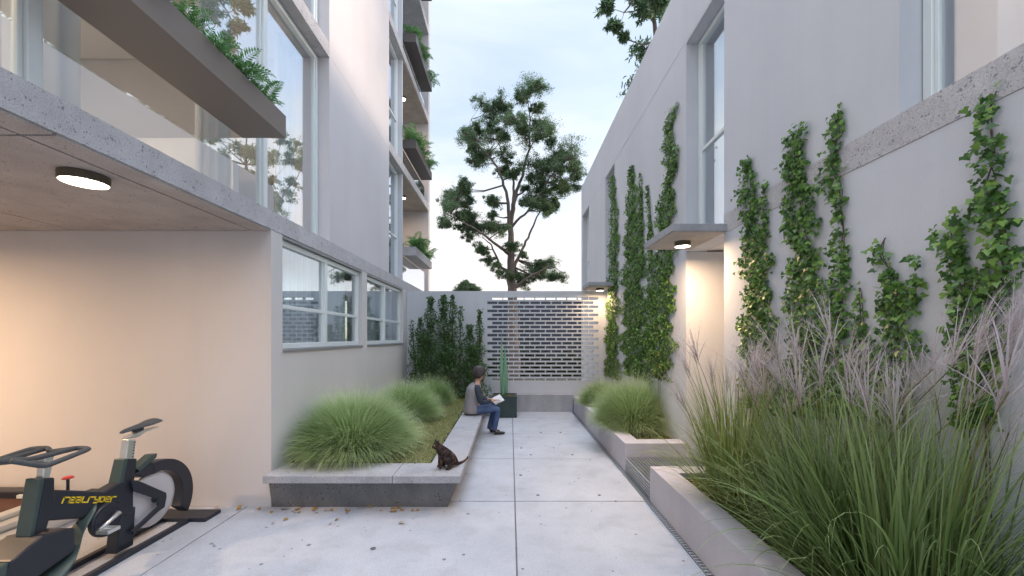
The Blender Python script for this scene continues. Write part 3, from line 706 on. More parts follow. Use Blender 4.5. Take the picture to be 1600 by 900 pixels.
ivy([(2.349, 2.285, 0.032), (2.377, 2.185, 0.041), (2.298, 2.058, 0.099), (2.253, 1.906, 0.14), (2.253, 1.725, 0.14), (2.309, 1.503, 0.174), (2.329, 1.202, 0.196)], 1536, 'short ivy that only reaches halfway up the wall, behind the grass plumes', 0.1, twigs=([(2.148, 2.139, 0.027), (2.148, 1.897, 0.047)],))
ivy([(1.979, 2.327, 0.079), (1.979, 2.199, 0.102), (1.951, 2.036, 0.077), (1.937, 1.846, 0.06), (1.923, 1.598, 0.059), (1.923, 1.289, 0.059)], 1728, 'bushy ivy clump left of the tallest strand near the right edge of view', 0.05)
ivy([(1.822, 2.819, 0.053), (1.834, 2.694, 0.058), (1.822, 2.541, 0.048), (1.834, 2.369, 0.063), (1.787, 2.208, 0.097), (1.775, 2.005, 0.1), (1.81, 1.866, 0.085), (1.834, 1.662, 0.078), (1.846, 1.305, 0.079)], 1720, 'tallest ivy strand nearest to the camera at the right edge of view', 0.05)
ivy([(2.52, 2.012, 0.018), (2.497, 1.808, 0.054), (2.52, 1.566, 0.074), (2.52, 1.202, 0.083)], 1040, 'thin low ivy between the slim column and the short ivy', 0.1)

# ================================================================ shrubs on the end wall
def spire_shrub(x, y, spires, label, n):
    t = empty('wall_shrub', (x, y, .33), 0, label, 'shrub', 'upright leafy shrubs against the end wall')
    P = []; st = MB()
    for (sx, top, r, w_) in spires:
        m_ = int(n*w_); s = rng.uniform(0, 1, m_)**.8
        z = s*(top-.33)
        rr = r*(1.7-1.2*s**1.8)*(.75+.35*np.sin(z*13+sx*9))
        a = rng.uniform(0, 6.283, m_); q = np.sqrt(rng.uniform(.05, 1, m_))
        P.append(np.stack([sx-x+(np.cos(a)*q*rr)+rng.normal(size=m_)*.01, np.sin(a)*q*np.minimum(rr, .2), z], -1))
        for k in range(3):
            st.tube([((sx-x)*.35+.02*k, .02*k-.02, -.01), ((sx-x)*.8+.02*k, .01, .45), (sx-x, .01*k, (top-.33)*.93)], [.012, .008, .002], 5, False)
    P = np.concatenate(P); P[:, 1] = np.minimum(P[:, 1], 9.16-y)
    leaves('foliage', P, .042, OVAL, M['shrub'], t, None, 1, 0)
    st.build('stem', M['stem'], t)
def sp(px, py, rp, w_): return ((px-797)/70.7, 1.7+(527-py)/70.7, rp/70.7, w_)
spire_shrub(-1.83, 8.85, [sp(643, 500, 6, .08), sp(656, 497, 10, .25), sp(672, 464, 13, .42), sp(664, 520, 20, .25)], 'leafy upright shrub at the left end of the courtyard end wall', 6500)
spire_shrub(-1.36, 8.88, [sp(692, 461, 12, .38), sp(706, 461, 10, .25), sp(719, 478, 6, .1), sp(700, 525, 22, .3)], 'twin tipped leafy shrub in the middle of the three end wall shrubs', 6500)
spire_shrub(-.82, 8.90, [sp(733, 508, 13, .38), sp(749, 484, 8, .22), sp(740, 540, 18, .4)], 'leafy shrub right of the other two, beside the brick screen and behind the seated person', 5200)

# ================================================================ dark box planter with spear leaves
DB = empty('box_planter', (-.12, 8.65, 0), 0, 'square dark green planter box standing at the end of the bench coping', 'planter')
b = MB(); hw = .265; b.box(-hw, hw, -hw, hw, 0, .42); 
b.build('box', M['greenbox'], DB, bevel=.006)
b = MB(); b.box(-hw-.004, hw+.004, -hw-.004, -hw+.03, .42, .45); b.box(-hw-.004, hw+.004, hw-.03, hw+.004, .42, .45)
b.box(-hw-.004, -hw+.03, -hw+.03, hw-.03, .42, .45); b.box(hw-.03, hw+.004, -hw+.03, hw-.03, .42, .45); b.build('rim', M['greenbox'], DB)
MB().box(-hw+.03, hw-.03, -hw+.03, hw-.03, .42, .435).build('soil_bed', M['soil'], DB)
SP = empty('snake_plant', (-.14, 8.62, .435), 0, 'tall pointed green spear leaves growing from the dark planter box', 'plant')
for (dx, dy, hgt, wd, ln_, az) in [(-.03, 0, 1.42, .085, -.02, .15), (.04, .03, 1.12, .10, -.01, -.35), (.0, -.05, .80, .07, .06, .6)]:
    v = []; f = []; n = 14
    for i in range(n+1):
        s = i/n; wv = wd*.5*(.62+.5*math.sin(math.pi*min(1, s*1.15+.08)))*(1-s**3.2)+.0006
        cx = dx+ln_*s*s; tw = az+.5*s
        c_, s_ = math.cos(tw), math.sin(tw)
        for u, dpt in ((-1, .35), (-.5, .08), (0, -.04), (.5, .08), (1, .35)): v.append((cx+c_*wv*u-s_*wv*dpt, dy+s_*wv*u+c_*wv*dpt, hgt*s))
    for i in range(n):
        for k in range(4): f.append((i*5+k, i*5+k+1, i*5+k+6, i*5+k+5))
    o = MB().add(v, f).build('leaf', M['spear'], SP, smooth=True)
    sm = o.modifiers.new('solid', 'SOLIDIFY'); sm.thickness = .006

# ================================================================ trees
def tree(name, label, base, edges, clumps, leaf, per, m, twig=.012, tmpl=LANCE, sub=9):
    """edges: list of polylines [(p, r), ...]; clumps: (centre, radius)"""
    t = empty(name, base, 0, label, 'tree')
    B = Vector(base); st = MB(); nodes = []
    for pl in edges:
        pts = []; rs = []
        for (a, ra), (c, rc) in zip(pl[:-1], pl[1:]):
            a, c = Vector(a), Vector(c); nseg = 5
            for i in range(nseg):
                s = i/nseg; q = a.lerp(c, s); j = (a-c).length*.018
                q += Vector((rng.normal()*j, rng.normal()*j, rng.normal()*j*.4)) if 0 < i else Vector()
                pts.append(q-B); rs.append(ra*(1-s)+rc*s); nodes.append((q, rs[-1]))
        pts.append(Vector(pl[-1][0])-B); rs.append(pl[-1][1]); nodes.append((Vector(pl[-1][0]), pl[-1][1]))
        st.tube(pts, rs, 9, False)
    P = []
    for (c, r) in clumps:
        c = Vector(c)
        q, qr = min(nodes, key=lambda k: (k[0]-c).length+max(0, k[0].z-c.z)*.9)
        mid = q.lerp(c, .5)+Vector((rng.normal()*.08, rng.normal()*.08, -.06*(c-q).length))
        r0 = min(qr*.6, .05)
        st.tube([q-B, mid-B, c-B], [r0, r0*.6, twig*.5], 6, False)
        for k in range(sub):
            d = rng.normal(size=3); d /= np.linalg.norm(d); d *= rng.uniform(.3, 1.2)*r; d[2] *= .75
            e = Vector(np.array(c)+d)
            st.tube([c.lerp(e, -.15)-B, c.lerp(e, .55)+Vector((0, 0, .03))-B, e-B], [twig*.5, twig*.35, twig*.15], 4, False)
            n = int(per*rng.uniform(.3, 1.5)); rr = r*rng.uniform(.25, .6)
            dd = rng.normal(size=(n, 3)); dd /= np.linalg.norm(dd, axis=1, keepdims=True)
            dd *= (rr*rng.uniform(0.1, 1.15, n)**.75)[:, None]; dd[:, 2] *= .7
            P.append(np.array(e-B)[None]+dd)
    leaves('crown', np.concatenate(P), leaf, tmpl, M[m], t, None, 1, .6)
    st.build('trunk', M['bark'], t, smooth=True)
    return t
rng = np.random.default_rng(5)
TY = 16.0
def T(a, b_, dy=0.0): return ((660+a/2.432-797)/38.9, TY+dy, 1.7+(527-(108+b_/2.47))/38.9)
def pl(*q): return [(T(a, b_, dy), r) for (a, b_, dy, r) in q]
base = ((660+345/2.432-797)/38.9, TY, 0)
E = [[(base, .27)]+pl((342, 860, 0, .19), (336, 740, 0, .15), (334, 610, .1, .11), (345, 520, .1, .09), (370, 430, .2, .06), (410, 300, .1, .04), (400, 120, 0, .015)),
     pl((334, 620, .1, .08), (322, 500, -.2, .06), (290, 400, -.4, .045), (220, 320, -.5, .03), (190, 220, -.5, .012)),
     pl((345, 520, .1, .06), (345, 400, .5, .045), (300, 300, .7, .03), (280, 190, .8, .012)),
     pl((336, 720, 0, .08), (290, 690, -.3, .055), (200, 630, -.7, .035), (110, 590, -.9, .015)),
     pl((340, 790, 0, .09), (300, 770, -.3, .05), (265, 690, -.5, .03), (230, 660, -.5, .012)),
     pl((340, 780, 0, .08), (375, 700, .4, .06), (410, 620, .7, .045), (450, 530, .9, .03), (540, 400, 1.0, .012)),
     pl((334, 610, .1, .06), (400, 560, -.4, .04), (480, 440, -.7, .028), (580, 350, -.8, .01)),
     pl((342, 850, 0, .08), (400, 810, -.4, .045), (480, 770, -.7, .02), (530, 800, -.8, .01))]
C = [(400, 95, 38), (440, 130, 42), (365, 130, 22), (460, 190, 46), (400, 190, 45), (480, 230, 30), (355, 220, 34), (230, 165, 30), (160, 210, 26), (195, 220, 38), (250, 200, 32), (300, 185, 36),
     (175, 290, 34), (220, 300, 42), (275, 265, 42), (320, 270, 36), (395, 275, 46), (450, 280, 34), (200, 380, 24), (215, 345, 26), (310, 345, 34), (290, 380, 26),
     (500, 330, 40), (560, 330, 42), (590, 380, 34), (595, 430, 26), (540, 400, 42), (470, 380, 46), (400, 400, 42), (430, 450, 46), (490, 450, 42), (530, 470, 28), (400, 510, 32), (450, 510, 34), (340, 440, 22),
     (500, 545, 24), (465, 570, 26), (420, 555, 26), (280, 510, 28), (260, 530, 18), (100, 460, 34), (145, 445, 24), (175, 490, 24), (90, 510, 28), (140, 530, 34), (175, 555, 26), (85, 600, 26), (130, 600, 36), (190, 600, 40),
     (235, 620, 42), (280, 600, 36), (305, 640, 28), (165, 635, 22), (230, 705, 26), (250, 740, 22), (350, 700, 20), (420, 740, 32), (480, 740, 32), (500, 770, 32), (530, 800, 28), (440, 790, 34), (390, 820, 28), (300, 800, 20), (350, 790, 20)]
clumps = [(T(a, b_, rng.normal()*.75), r/2.432/38.9*1.12) for a, b_, r in C]
extra = []
for i in range(len(clumps)):
    for j in range(i):
        a_, b_ = Vector(clumps[i][0]), Vector(clumps[j][0])
        if (a_-b_).xz.length < .85 if hasattr((a_-b_), 'xz') else False: extra.append((tuple(a_.lerp(b_, rng.uniform(.35, .65))+Vector(rng.normal(size=3)*.08)), rng.uniform(.20, .30)))
clumps += extra
tree('gum_tree', 'tall airy tree with dark green clumped foliage rising behind the courtyard end wall', base, E, clumps, .056, 95, 'eucalypt', .03, sub=19)
# low tree top just above the wall, left of the gum tree
b2 = (-1.2, 17.5, 0)
cl2 = [((-1.55+rng.normal()*.25, 17.5+rng.normal()*.3, 3.75+rng.normal()*.13), .3) for _ in range(7)]
tree('small_tree', 'small tree whose rounded top just shows over the end wall, left of the tall tree', b2, [[(b2, .1), ((-1.25, 17.5, 1.8), .07), ((-1.5, 17.5, 3.5), .03)]], cl2, .078, 190, 'eucalypt', .02)
# tree standing behind the right house, a bough hangs past the roof edge
rng = np.random.default_rng(9)
b3 = (6.4, 13.8, 0)
def Q(px, py, Y=12.2): return ((px-797)/622*Y, Y, 1.7+(527-py)/622*Y)
E3 = [[(b3, .3), ((6.3, 13.7, 5), .24), ((6.0, 13.5, 8.5), .17), ((5.8, 13.4, 11.5), .10), ((6.2, 13.4, 14), .04)],
      [((6.1, 13.5, 8.0), .12), ((5.0, 12.9, 10.0), .08), (Q(1010, -30), .05), (Q(975, 20), .02)],
      [((6.0, 13.5, 9.0), .10), ((7.5, 13.0, 11), .05), ((8.6, 12.6, 12.5), .02)],
      [((6.3, 13.6, 6.5), .12), ((7.8, 12.0, 9), .07), ((8.8, 11.0, 10.5), .02)],
      [((6.2, 13.6, 6.9), .10), ((6.5, 11.5, 9), .06), ((6.6, 10.0, 10.2), .02)]]
C3 = [(Q(930, -32), .28), (Q(950, 8), .26), (Q(960, 43), .20), (Q(975, 60), .12), (Q(985, -17), .34), (Q(1000, 18), .32), (Q(1020, -12), .38), (Q(1035, -5), .4), (Q(985, -30), .4), (Q(940, -40), .3), (Q(1060, -40), .5), (Q(1050, -12), .4)]
for _ in range(46):
    a = rng.uniform(0, 6.28); q = math.sqrt(rng.uniform(0, 1))*2.7
    C3.append(((6.9+math.cos(a)*q, 12.6+math.sin(a)*q*.9, 11.6+rng.uniform(-2.4, 2.8)), rng.uniform(.35, .6)))
tree('gum_tree', 'tree behind the right house whose leafy bough hangs over the roof edge at the top', b3, E3, C3, .15, 42, 'eucalypt', .03, sub=12)
for (bx, by, lbl, sd_) in [(9.6, 22.0, 'spreading tree beyond the far end of the right house, mirrored in the left windows', 19), (12.0, 14.5, 'spreading tree beside the right house, mirrored in the nearest left window', 23)]:
    rng = np.random.default_rng(sd_); b4 = (bx, by, 0)
    E4 = [[(b4, .3), ((bx-.1, by, 5), .2), ((bx-.3, by+.1, 8.5), .12), ((bx-.2, by, 13), .03)], [((bx-.1, by, 4.5), .15), ((bx-1.6, by-1, 8), .08), ((bx-2.6, by-1.4, 10), .02)], [((bx-.1, by, 5.2), .15), ((bx+.8, by+1.8, 8.5), .08), ((bx+1.6, by+2.8, 10.5), .02)],
          [((bx-.2, by, 7), .12), ((bx-1.2, by+1.2, 9.5), .06), ((bx-2, by+2, 11.5), .02)]]
    C4 = []
    while len(C4) < 62:
        q = rng.normal(size=3)*np.array([1.6, 1.8, 1.9])+np.array([bx, by, 10.2])
        if q[2] > 5.5 and q[0] > bx-3.2: C4.append((tuple(q), rng.uniform(.4, .75)))
    tree('gum_tree', lbl, b4, E4, C4, .13, 80, 'eucalypt', .03, sub=10)

# beyond the end wall, glimpsed through the screen
nb = empty('garden_wall', (2, 20, 0), 0, 'grey blue rendered wall of the next property, seen through the brick screen', 'wall')
MB().box(-9, 9, 0, .25, -.12, 3.52).build('wall', M['neighbour'], nb)
MB().box(-9.02, 9.02, -.02, .27, 3.52, 3.58).build('coping_slab', M['coping'], nb)
n = 34000; P = np.stack([rng.uniform(-7, 8, n), 17.9+rng.normal(size=n)*.35, np.abs(rng.normal(size=n))*.75-.1], -1)
P[:, 2] *= (.8+.5*np.sin(P[:, 0]*2.1)*np.sin(P[:, 0]*.9+1))
tag(leaves('hedge', P, .09, OVAL, M['hedge'], None), 'low dark rambling hedge in the next garden, seen through the brick screen', 'hedge', kind='stuff')

# ================================================================ fallen leaves
rng = np.random.default_rng(33); lp = None
spots = [('against the bike wall', -4.0, -2.5, 3.90, 3.98, 14), ('at the foot of the dark planter base', -2.35, -.9, 3.84, 3.975, 28), ('on the open paving before the planter', -2.2, -.9, 3.6, 3.8, 5)]
for txt, xa, xb, ya, yb, n in spots:
    for k in range(n):
        if lp is None:
            lp = MB().add([(0, 0, 0), (.012, .012, .004), (.016, .03, .001), (.006, .05, .006), (-.006, .05, .008), (-.015, .03, .003), (-.012, .012, .006)], [(0, 1, 2, 3), (0, 3, 4), (0, 4, 5, 6)]).build('fallen_leaf', M['deadleaf']); o = lp
        else: o = lp.copy(); COL.objects.link(o)
        o.location = (rng.uniform(xa, xb), rng.uniform(ya, yb), .004+rng.uniform(0, .004)); o.rotation_euler = (rng.uniform(-.35, .35), rng.uniform(-.35, .35), rng.uniform(0, 6.28))
        s = rng.uniform(.6, 1.3); o.scale = (s, s, s)
        tag(o, 'small yellow brown fallen leaf lying '+txt, 'leaf', 'fallen leaves '+txt)

# ================================================================ exercise bike
M['bikeblack'] = mat('satin_navy_black', (.022, .026, .038), .42, .1)
M['bikegreen'] = mat('satin_grey_green', (.055, .085, .083), .4, .15)
M['alu'] = mat('brushed_aluminium', (.68, .70, .70), .28, .75)
M['rubber'] = noisy('grip_foam', (.07, .08, .09), (.09, .10, .11), 20, .75, .2, 200)
M['disc'] = mat('flywheel_face', (.62, .62, .66), .35, .3)
M['yellow'] = mat('yellow_print', (.80, .58, .03), .5)
M['red'] = mat('red_plastic', (.55, .04, .04), .4)
M['belt'] = noisy('brown_belt', (.075, .035, .03), (.10, .05, .04), 6, .8, .1, 90)
EB = empty('exercise_bike', (-3.07, 3.2, 0), 0, 'black indoor cycling bike with yellow lettering and a pale grey flywheel under the overhang', 'exercise bike')
part(MB().prism([(2.588, .784), (2.643, .769), (2.643, .60), (2.594, .44), (2.53, .44), (2.572, .687)], -3.12, -3.02), 'head_tube', M['bikeblack'], EB, bevel=.008)
part(MB().prism([(2.560, .790), (2.590, .786), (2.574, .687), (2.532, .44), (2.505, .44), (2.545, .69)], -3.118, -3.022), 'head_tube_front', M['bikegreen'], EB, bevel=.006)
part(MB().prism([(2.640, .689), (2.974, .548), (3.10, .575), (3.20, .560), (3.20, .271), (2.60, .50)], -3.118, -3.022), 'main_beam', M['bikeblack'], EB, bevel=.012)
part(MB().prism([(3.158, .737), (3.231, .715), (3.20, .50), (3.112, .53)], -3.117, -3.023), 'seat_tube', M['bikeblack'], EB, bevel=.008)
part(MB().prism([(3.128, .745), (3.160, .737), (3.118, .54), (3.08, .56)], -3.113, -3.027), 'seat_tube_front', M['bikegreen'], EB, bevel=.006)
part(MB().prism([(3.178, .885), (3.242, .865), (3.218, .70), (3.150, .72)], -3.100, -3.040), 'seat_post', M['alu'], EB, bevel=.006)
b = MB()
for i in range(6): b.lathe([(.0045, 0), (.0045, .003)], (-3.040, 3.222-i*.003, .85-i*.022), 10, 'x')
part(b, 'post_holes', M['dark'], EB)
part(MB().prism([(3.18, .886), (3.17, .898), (3.30, .925), (3.46, .930), (3.46, .920), (3.32, .902), (3.26, .878)], -3.095, -3.045), 'saddle_slider', M['alu'], EB, bevel=.004)
part(MB().prism([(3.25, .918), (3.32, .926), (3.32, .955), (3.25, .955)], -3.09, -3.05), 'saddle_clamp', M['bikeblack'], EB, bevel=.004)
# saddle: lofted sections nose to tail
v = []; f = []; secs = [(3.13, .010, .950, .018), (3.17, .022, .958, .026), (3.25, .030, .965, .034), (3.32, .045, .972, .036), (3.38, .072, .980, .036), (3.43, .082, .988, .034), (3.455, .070, .990, .024)]
for (y, hw, z, th) in secs:
    for k in range(12):
        a = 2*math.pi*k/12; v.append((-3.07+hw*math.cos(a), y, z+th*.5*math.sin(a)*(1 if math.sin(a) > 0 else 1.2)-.010*abs(math.cos(a))))
for i in range(len(secs)-1):
    for k in range(12): f.append((i*12+k, i*12+(k+1) % 12, (i+1)*12+(k+1) % 12, (i+1)*12+k))
f.append(tuple(range(12))); f.append(tuple(range((len(secs)-1)*12, len(secs)*12)))
o = part(MB().add(v, f), 'saddle', M['rubber'], EB, smooth=True); o.modifiers.new('sub', 'SUBSURF').render_levels = 2
part(MB().prism([(2.612, .915), (2.662, .905), (2.636, .765), (2.596, .775)], -3.095, -3.045), 'handlebar_post', M['alu'], EB, bevel=.005)
part(MB().box(-3.10, -3.04, 2.55, 2.70, .905, .93), 'handlebar_clamp', M['bikeblack'], EB, bevel=.006)
for nm, pts in [('handlebar', [(-3.07, 2.66, .935), (-2.96, 2.735, .940), (-2.87, 2.72, .938), (-2.86, 2.45, .905), (-2.88, 2.30, .985)]),
                ('handlebar', [(-3.07, 2.66, .935), (-3.18, 2.735, .940), (-3.27, 2.72, .938), (-3.28, 2.45, .905), (-3.26, 2.30, .985)]),
                ('aero_grip', [(-2.97, 2.72, .940), (-3.00, 2.50, .935), (-3.01, 2.32, .975)]),
                ('aero_grip', [(-3.17, 2.72, .940), (-3.14, 2.50, .935), (-3.13, 2.32, .975)]),
                ('cross_bar', [(-2.862, 2.47, .908), (-3.07, 2.50, .925), (-3.278, 2.47, .908)])]:
    pp = [Vector(p) for p in pts]; q = [pp[0]]
    for i in range(1, len(pp)-1):
        a, c, d = pp[i-1], pp[i], pp[i+1]; s = min(.03, (c-a).length*.4, (d-c).length*.4)
        q += [c+(a-c).normalized()*s, c+((a-c).normalized()+(d-c).normalized())*s*.22, c+(d-c).normalized()*s]
    q.append(pp[-1]); part(MB().tube(q, .016, 12), nm, M['rubber'], EB, smooth=True)
part(MB().lathe([(.004, 0), (.03, .004), (.032, .012), (.022, .018), (.002, .02)], (-3.07, 2.765, .715), 18), 'resistance_knob', M['red'], EB)
part(MB().lathe([(.009, -.10), (.009, .005)], (-3.07, 2.765, .715), 12), 'knob_stem', M['bikeblack'], EB)
# flywheel: two pale faces and rim
part(MB().lathe([(.001, -.026), (.19, -.026), (.215, -.018), (.225, -.012), (.225, .012), (.215, .018), (.19, .026), (.001, .026)], (-3.07, 3.405, .318), 56, 'x'), 'flywheel', M['disc'], EB)
part(MB().lathe([(.03, -.07), (.03, .075)], (-3.07, 3.405, .318), 20, 'x'), 'axle_hub', M['bikeblack'], EB)
def arc(c, r, a0, a1, n=22): return [(c[0]+r*math.cos(R(a0+(a1-a0)*i/n)), c[1]+r*math.sin(R(a0+(a1-a0)*i/n))) for i in range(n+1)]
og = arc((3.44, .27), .365, 100, -34); ig = arc((3.425, .28), .262, -30, 98)
part(MB().prism(og+ig, -3.115, -3.025), 'wheel_guard', M['bikeblack'], EB, bevel=.006)
part(MB().prism([(3.20, .60), (3.29, .54), (3.42, .535), (3.39, .63), (3.28, .60)], -3.11, -3.03), 'guard_arm', M['bikeblack'], EB, bevel=.006)
part(MB().prism([(3.235, .632), (3.27, .595), (3.42, .665), (3.43, .70), (3.38, .705)], -3.105, -3.035), 'guard_lever', M['bikegreen'], EB, bevel=.006)
for xx in (-3.012, -3.146):
    part(MB().prism([(3.15, .57), (3.21, .545), (3.47, .345), (3.475, .31), (3.455, .225), (3.40, .215), (3.17, .13), (3.155, .165), (3.39, .26), (3.39, .32), (3.17, .475)], xx, xx+.018), 'wheel_stay', M['bikeblack'], EB, bevel=.004)
part(MB().prism([(3.10, .35), (3.22, .33), (3.20, .03), (3.06, .03)], -3.115, -3.025), 'lower_post', M['bikeblack'], EB, bevel=.008)
part(MB().lathe([(.001, -.02), (.115, -.02), (.12, -.012), (.12, .012), (.115, .02), (.001, .02)], (-3.0, 2.96, .345), 40, 'x'), 'chain_guard', M['bikeblack'], EB)
part(MB().lathe([(.105, -.002), (.105, .003), (.088, .003), (.088, -.002)], (-2.98, 2.96, .345), 40, 'x'), 'chain_ring', M['bikeblack'], EB)
def crank(y0, z0, y1, z1, x, px):
    part(MB().tube([(x, y0, z0), (x+.004, (y0+y1)/2, (z0+z1)/2), (x+.008, y1, z1)], [.019, .013, .014], 10), 'crank_arm', M['alu'], EB, smooth=True)
    b = MB(); b.box(px-.045, px+.045, y1-.045, y1-.033, z1-.012, z1+.012); b.box(px-.045, px+.045, y1+.033, y1+.045, z1-.012, z1+.012)
    b.box(px-.045, px-.033, y1-.033, y1+.033, z1-.012, z1+.012); b.box(px+.033, px+.045, y1-.033, y1+.033, z1-.012, z1+.012); b.box(px-.033, px+.033, y1-.010, y1+.010, z1-.009, z1+.009)
    part(b, 'pedal', M['alu'], EB, bevel=.003)
crank(3.01, .375, 2.86, .315, -2.955, -2.885); crank(2.96, .345, 3.10, .40, -3.17, -3.235)
# front steering pod and curved foot cover
part(MB().prism([(2.36, .37), (2.52, .445), (2.71, .405), (2.71, .25), (2.50, .20), (2.30, .19)], -3.19, -2.955), 'steering_pod', M['bikeblack'], EB, bevel=.012)
part(MB().prism([(2.25, .16), (2.29, .36), (2.355, .372), (2.33, .16)], -3.185, -2.96), 'pod_face', M['bikegreen'], EB, bevel=.01)
part(MB().prism([(-3.11, .17), (-3.11, .33), (-3.07, .36), (-3.03, .33), (-3.03, .17)], 2.215, 2.26, 'y'), 'pod_nose', M['bikegreen'], EB, bevel=.008)
part(MB().lathe([(.04, 0), (.042, .004), (.03, .006), (.028, .001)], (-3.07, 2.60, .424), 24), 'pod_bearing', M['dark'], EB)
v = []; f = []
cs = [(2.90, .46, .035), (2.84, .40, .045), (2.77, .33, .055), (2.74, .27, .075), (2.69, .19, .10), (2.60, .13, .12), (2.48, .10, .13), (2.36, .08, .12), (2.27, .05, .09)]
for (y, z, hw) in cs:
    for k in range(14):
        a = 2*math.pi*k/14; v.append((-3.03+hw*1.05*math.cos(a), y+.03*math.sin(a), z+.055*math.sin(a)))
for i in range(len(cs)-1):
    for k in range(14): f.append((i*14+k, i*14+(k+1) % 14, (i+1)*14+(k+1) % 14, (i+1)*14+k))
f.append(tuple(range(14))); f.append(tuple(range((len(cs)-1)*14, len(cs)*14)))
o = part(MB().add(v, f), 'foot_cover', M['bikegreen'], EB, smooth=True); o.modifiers.new('sub', 'SUBSURF').render_levels = 1
for x in (-3.235, -2.985): part(MB().box(x, x+.045, 2.15, 3.66, .0, .038), 'floor_rail', M['bikeblack'], EB, bevel=.004)
part(MB().box(-3.38, -2.80, 3.66, 3.86, .0, .034), 'rear_foot', M['bikeblack'], EB, bevel=.005)
part(MB().box(-3.38, -2.80, 2.05, 2.148, .0, .034), 'front_foot', M['bikeblack'], EB, bevel=.005)
# lettering: slanted stroke letters on the beam side
GL = {'r': [[(0, 0), (0, 1), (.8, 1)]], 'e': [[(.75, 0), (0, 0), (0, 1), (.8, 1), (.8, .5), (0, .5)]],
      'a': [[(0, 1), (.8, 1), (.8, 0), (0, 0), (0, .5), (.8, .5)]], 'l': [[(0, 1), (0, 0), (.8, 0)]],
      'y': [[(0, 1), (0, .45), (.8, .45)], [(.8, 1), (.8, -.15), (.1, -.15)]], 'd': [[(0, 0), (0, 1), (.8, 1), (.8, 0), (0, 0)]]}
b = MB(); cw = .0405; chh = .036; x = 2.685; yy0 = 2.685
for i, ch in enumerate('realryder'):
    for st_ in GL[ch]:
        for (a, c) in zip(st_[:-1], st_[1:]):
            def m_(p):
                y = yy0+(i+p[0]*.92)*cw+p[1]*.014; z = .583-(y-yy0)*.385+p[1]*chh
                return Vector((0, y, z))
            p, q = m_(a), m_(c); d = (q-p).normalized(); s = Vector((0, -d.z, d.y))*.0046; e = d*.0046
            zz = -3.0195+.0002*(i % 2)
            vs = [p-e-s, q+e-s, q+e+s, p-e+s]; b.add([(-3.0215, k.y, k.z) for k in vs]+[(zz, k.y, k.z) for k in vs], [(4, 5, 6, 7), (0, 1, 5, 4), (1, 2, 6, 5), (2, 3, 7, 6), (3, 0, 4, 7)])
part(b, 'lettering', M['yellow'], EB)
# treadmill behind the bike
TM = empty('treadmill', (-4.4, 3.0, 0), 0, 'low treadmill with dark brown belt and silver side rails behind the bike', 'treadmill')
part(MB().box(-5.25, -4.42, 1.8, 3.80, .13, .16), 'belt', M['belt'], TM)
for i, (xa, xb, z) in enumerate([(-4.41, -4.30, .185), (-4.28, -4.17, .15), (-4.14, -4.03, .10)]): part(MB().box(xa, xb, 1.8, 3.78, z-.10, z), 'side_rail', M['alu'], TM, bevel=.008)
part(MB().box(-5.32, -5.26, 1.8, 3.78, .06, .185), 'side_rail', M['alu'], TM, bevel=.008)
part(MB().box(-5.34, -4.50, 3.805, 3.93, .0, .225), 'end_cap', M['bikeblack'], TM, bevel=.012)
part(MB().box(-4.12, -3.86, 3.80, 3.92, .0, .215), 'rear_roller', M['bikeblack'], TM, bevel=.012)
part(MB().box(-4.50, -4.12, 3.83, 3.91, .05, .12), 'rear_bar', M['bikeblack'], TM)
part(MB().box(-4.68, -4.58, 3.775, 3.803, .17, .20), 'adjuster', M['frame'], TM)
# ================================================================ seated person, book and cat
def skinned(name, nodes, edges, root, m, parent, sub=2, extra=None):
    names = list(nodes); me = bpy.data.meshes.new(name)
    me.from_pydata([nodes[k][0] for k in names], [(names.index(a), names.index(b)) for a, b in edges], [])
    o = bpy.data.objects.new(name, me); COL.objects.link(o); o.parent = parent
    md = o.modifiers.new('skin', 'SKIN'); md.use_smooth_shade = True
    for i, k in enumerate(names):
        r = nodes[k][1]; sv = me.skin_vertices[0].data[i]
        sv.radius = (r, r) if not hasattr(r, '__len__') else r
        sv.use_root = (k == root)
    s = o.modifiers.new('sub', 'SUBSURF'); s.levels = s.render_levels = sub
    me.materials.append(m)
    return o
def chain(*k): return list(zip(k[:-1], k[1:]))
M['skin'] = mat('skin', (.46, .27, .19), .55); M['hair'] = noisy('dark_hair', (.035, .028, .032), (.07, .058, .06), 30, .6, .4, 90, stretch=(1, 1, .3))
M['vest'] = noisy('grey_knit', (.24, .23, .25), (.31, .295, .32), 9, .9, .5, 160)
M['shirt'] = noisy('navy_cloth', (.028, .035, .055), (.045, .055, .08), 9, .85, .3, 120)
M['jeans'] = noisy('blue_denim', (.045, .075, .17), (.10, .15, .29), 7, .85, .35, 220)
M['shoe'] = mat('black_leather', (.014, .014, .018), .4); M['paper'] = noisy('printed_page', (.50, .51, .55), (.80, .80, .82), 45, .7, 0, stretch=(1, 1, 3))
PS = empty('person', (-.66, 6.92, 0), R(15), 'person with short dark hair, grey vest and blue jeans sitting on the coping and reading', 'person')
hand = {}; hed = []
nd = {'pelvis': ((0, 0, .47), .09), 'waist': ((-.005, 0, .60), .085), 'chest': ((.02, 0, .75), .095), 'neckbase': ((.075, 0, .89), .055),
      'neck': ((.10, 0, .955), .048), 'jaw': ((.135, 0, 1.015), (.062, .058)), 'skull': ((.13, 0, 1.075), (.088, .078)), 'crown': ((.12, 0, 1.125), (.062, .058)), 'nose': ((.222, 0, 1.045), .012), 'chin': ((.19, 0, .995), .026)}
ed = chain('pelvis', 'waist', 'chest', 'neckbase', 'neck', 'jaw', 'skull', 'crown')+[('skull', 'nose'), ('jaw', 'chin')]
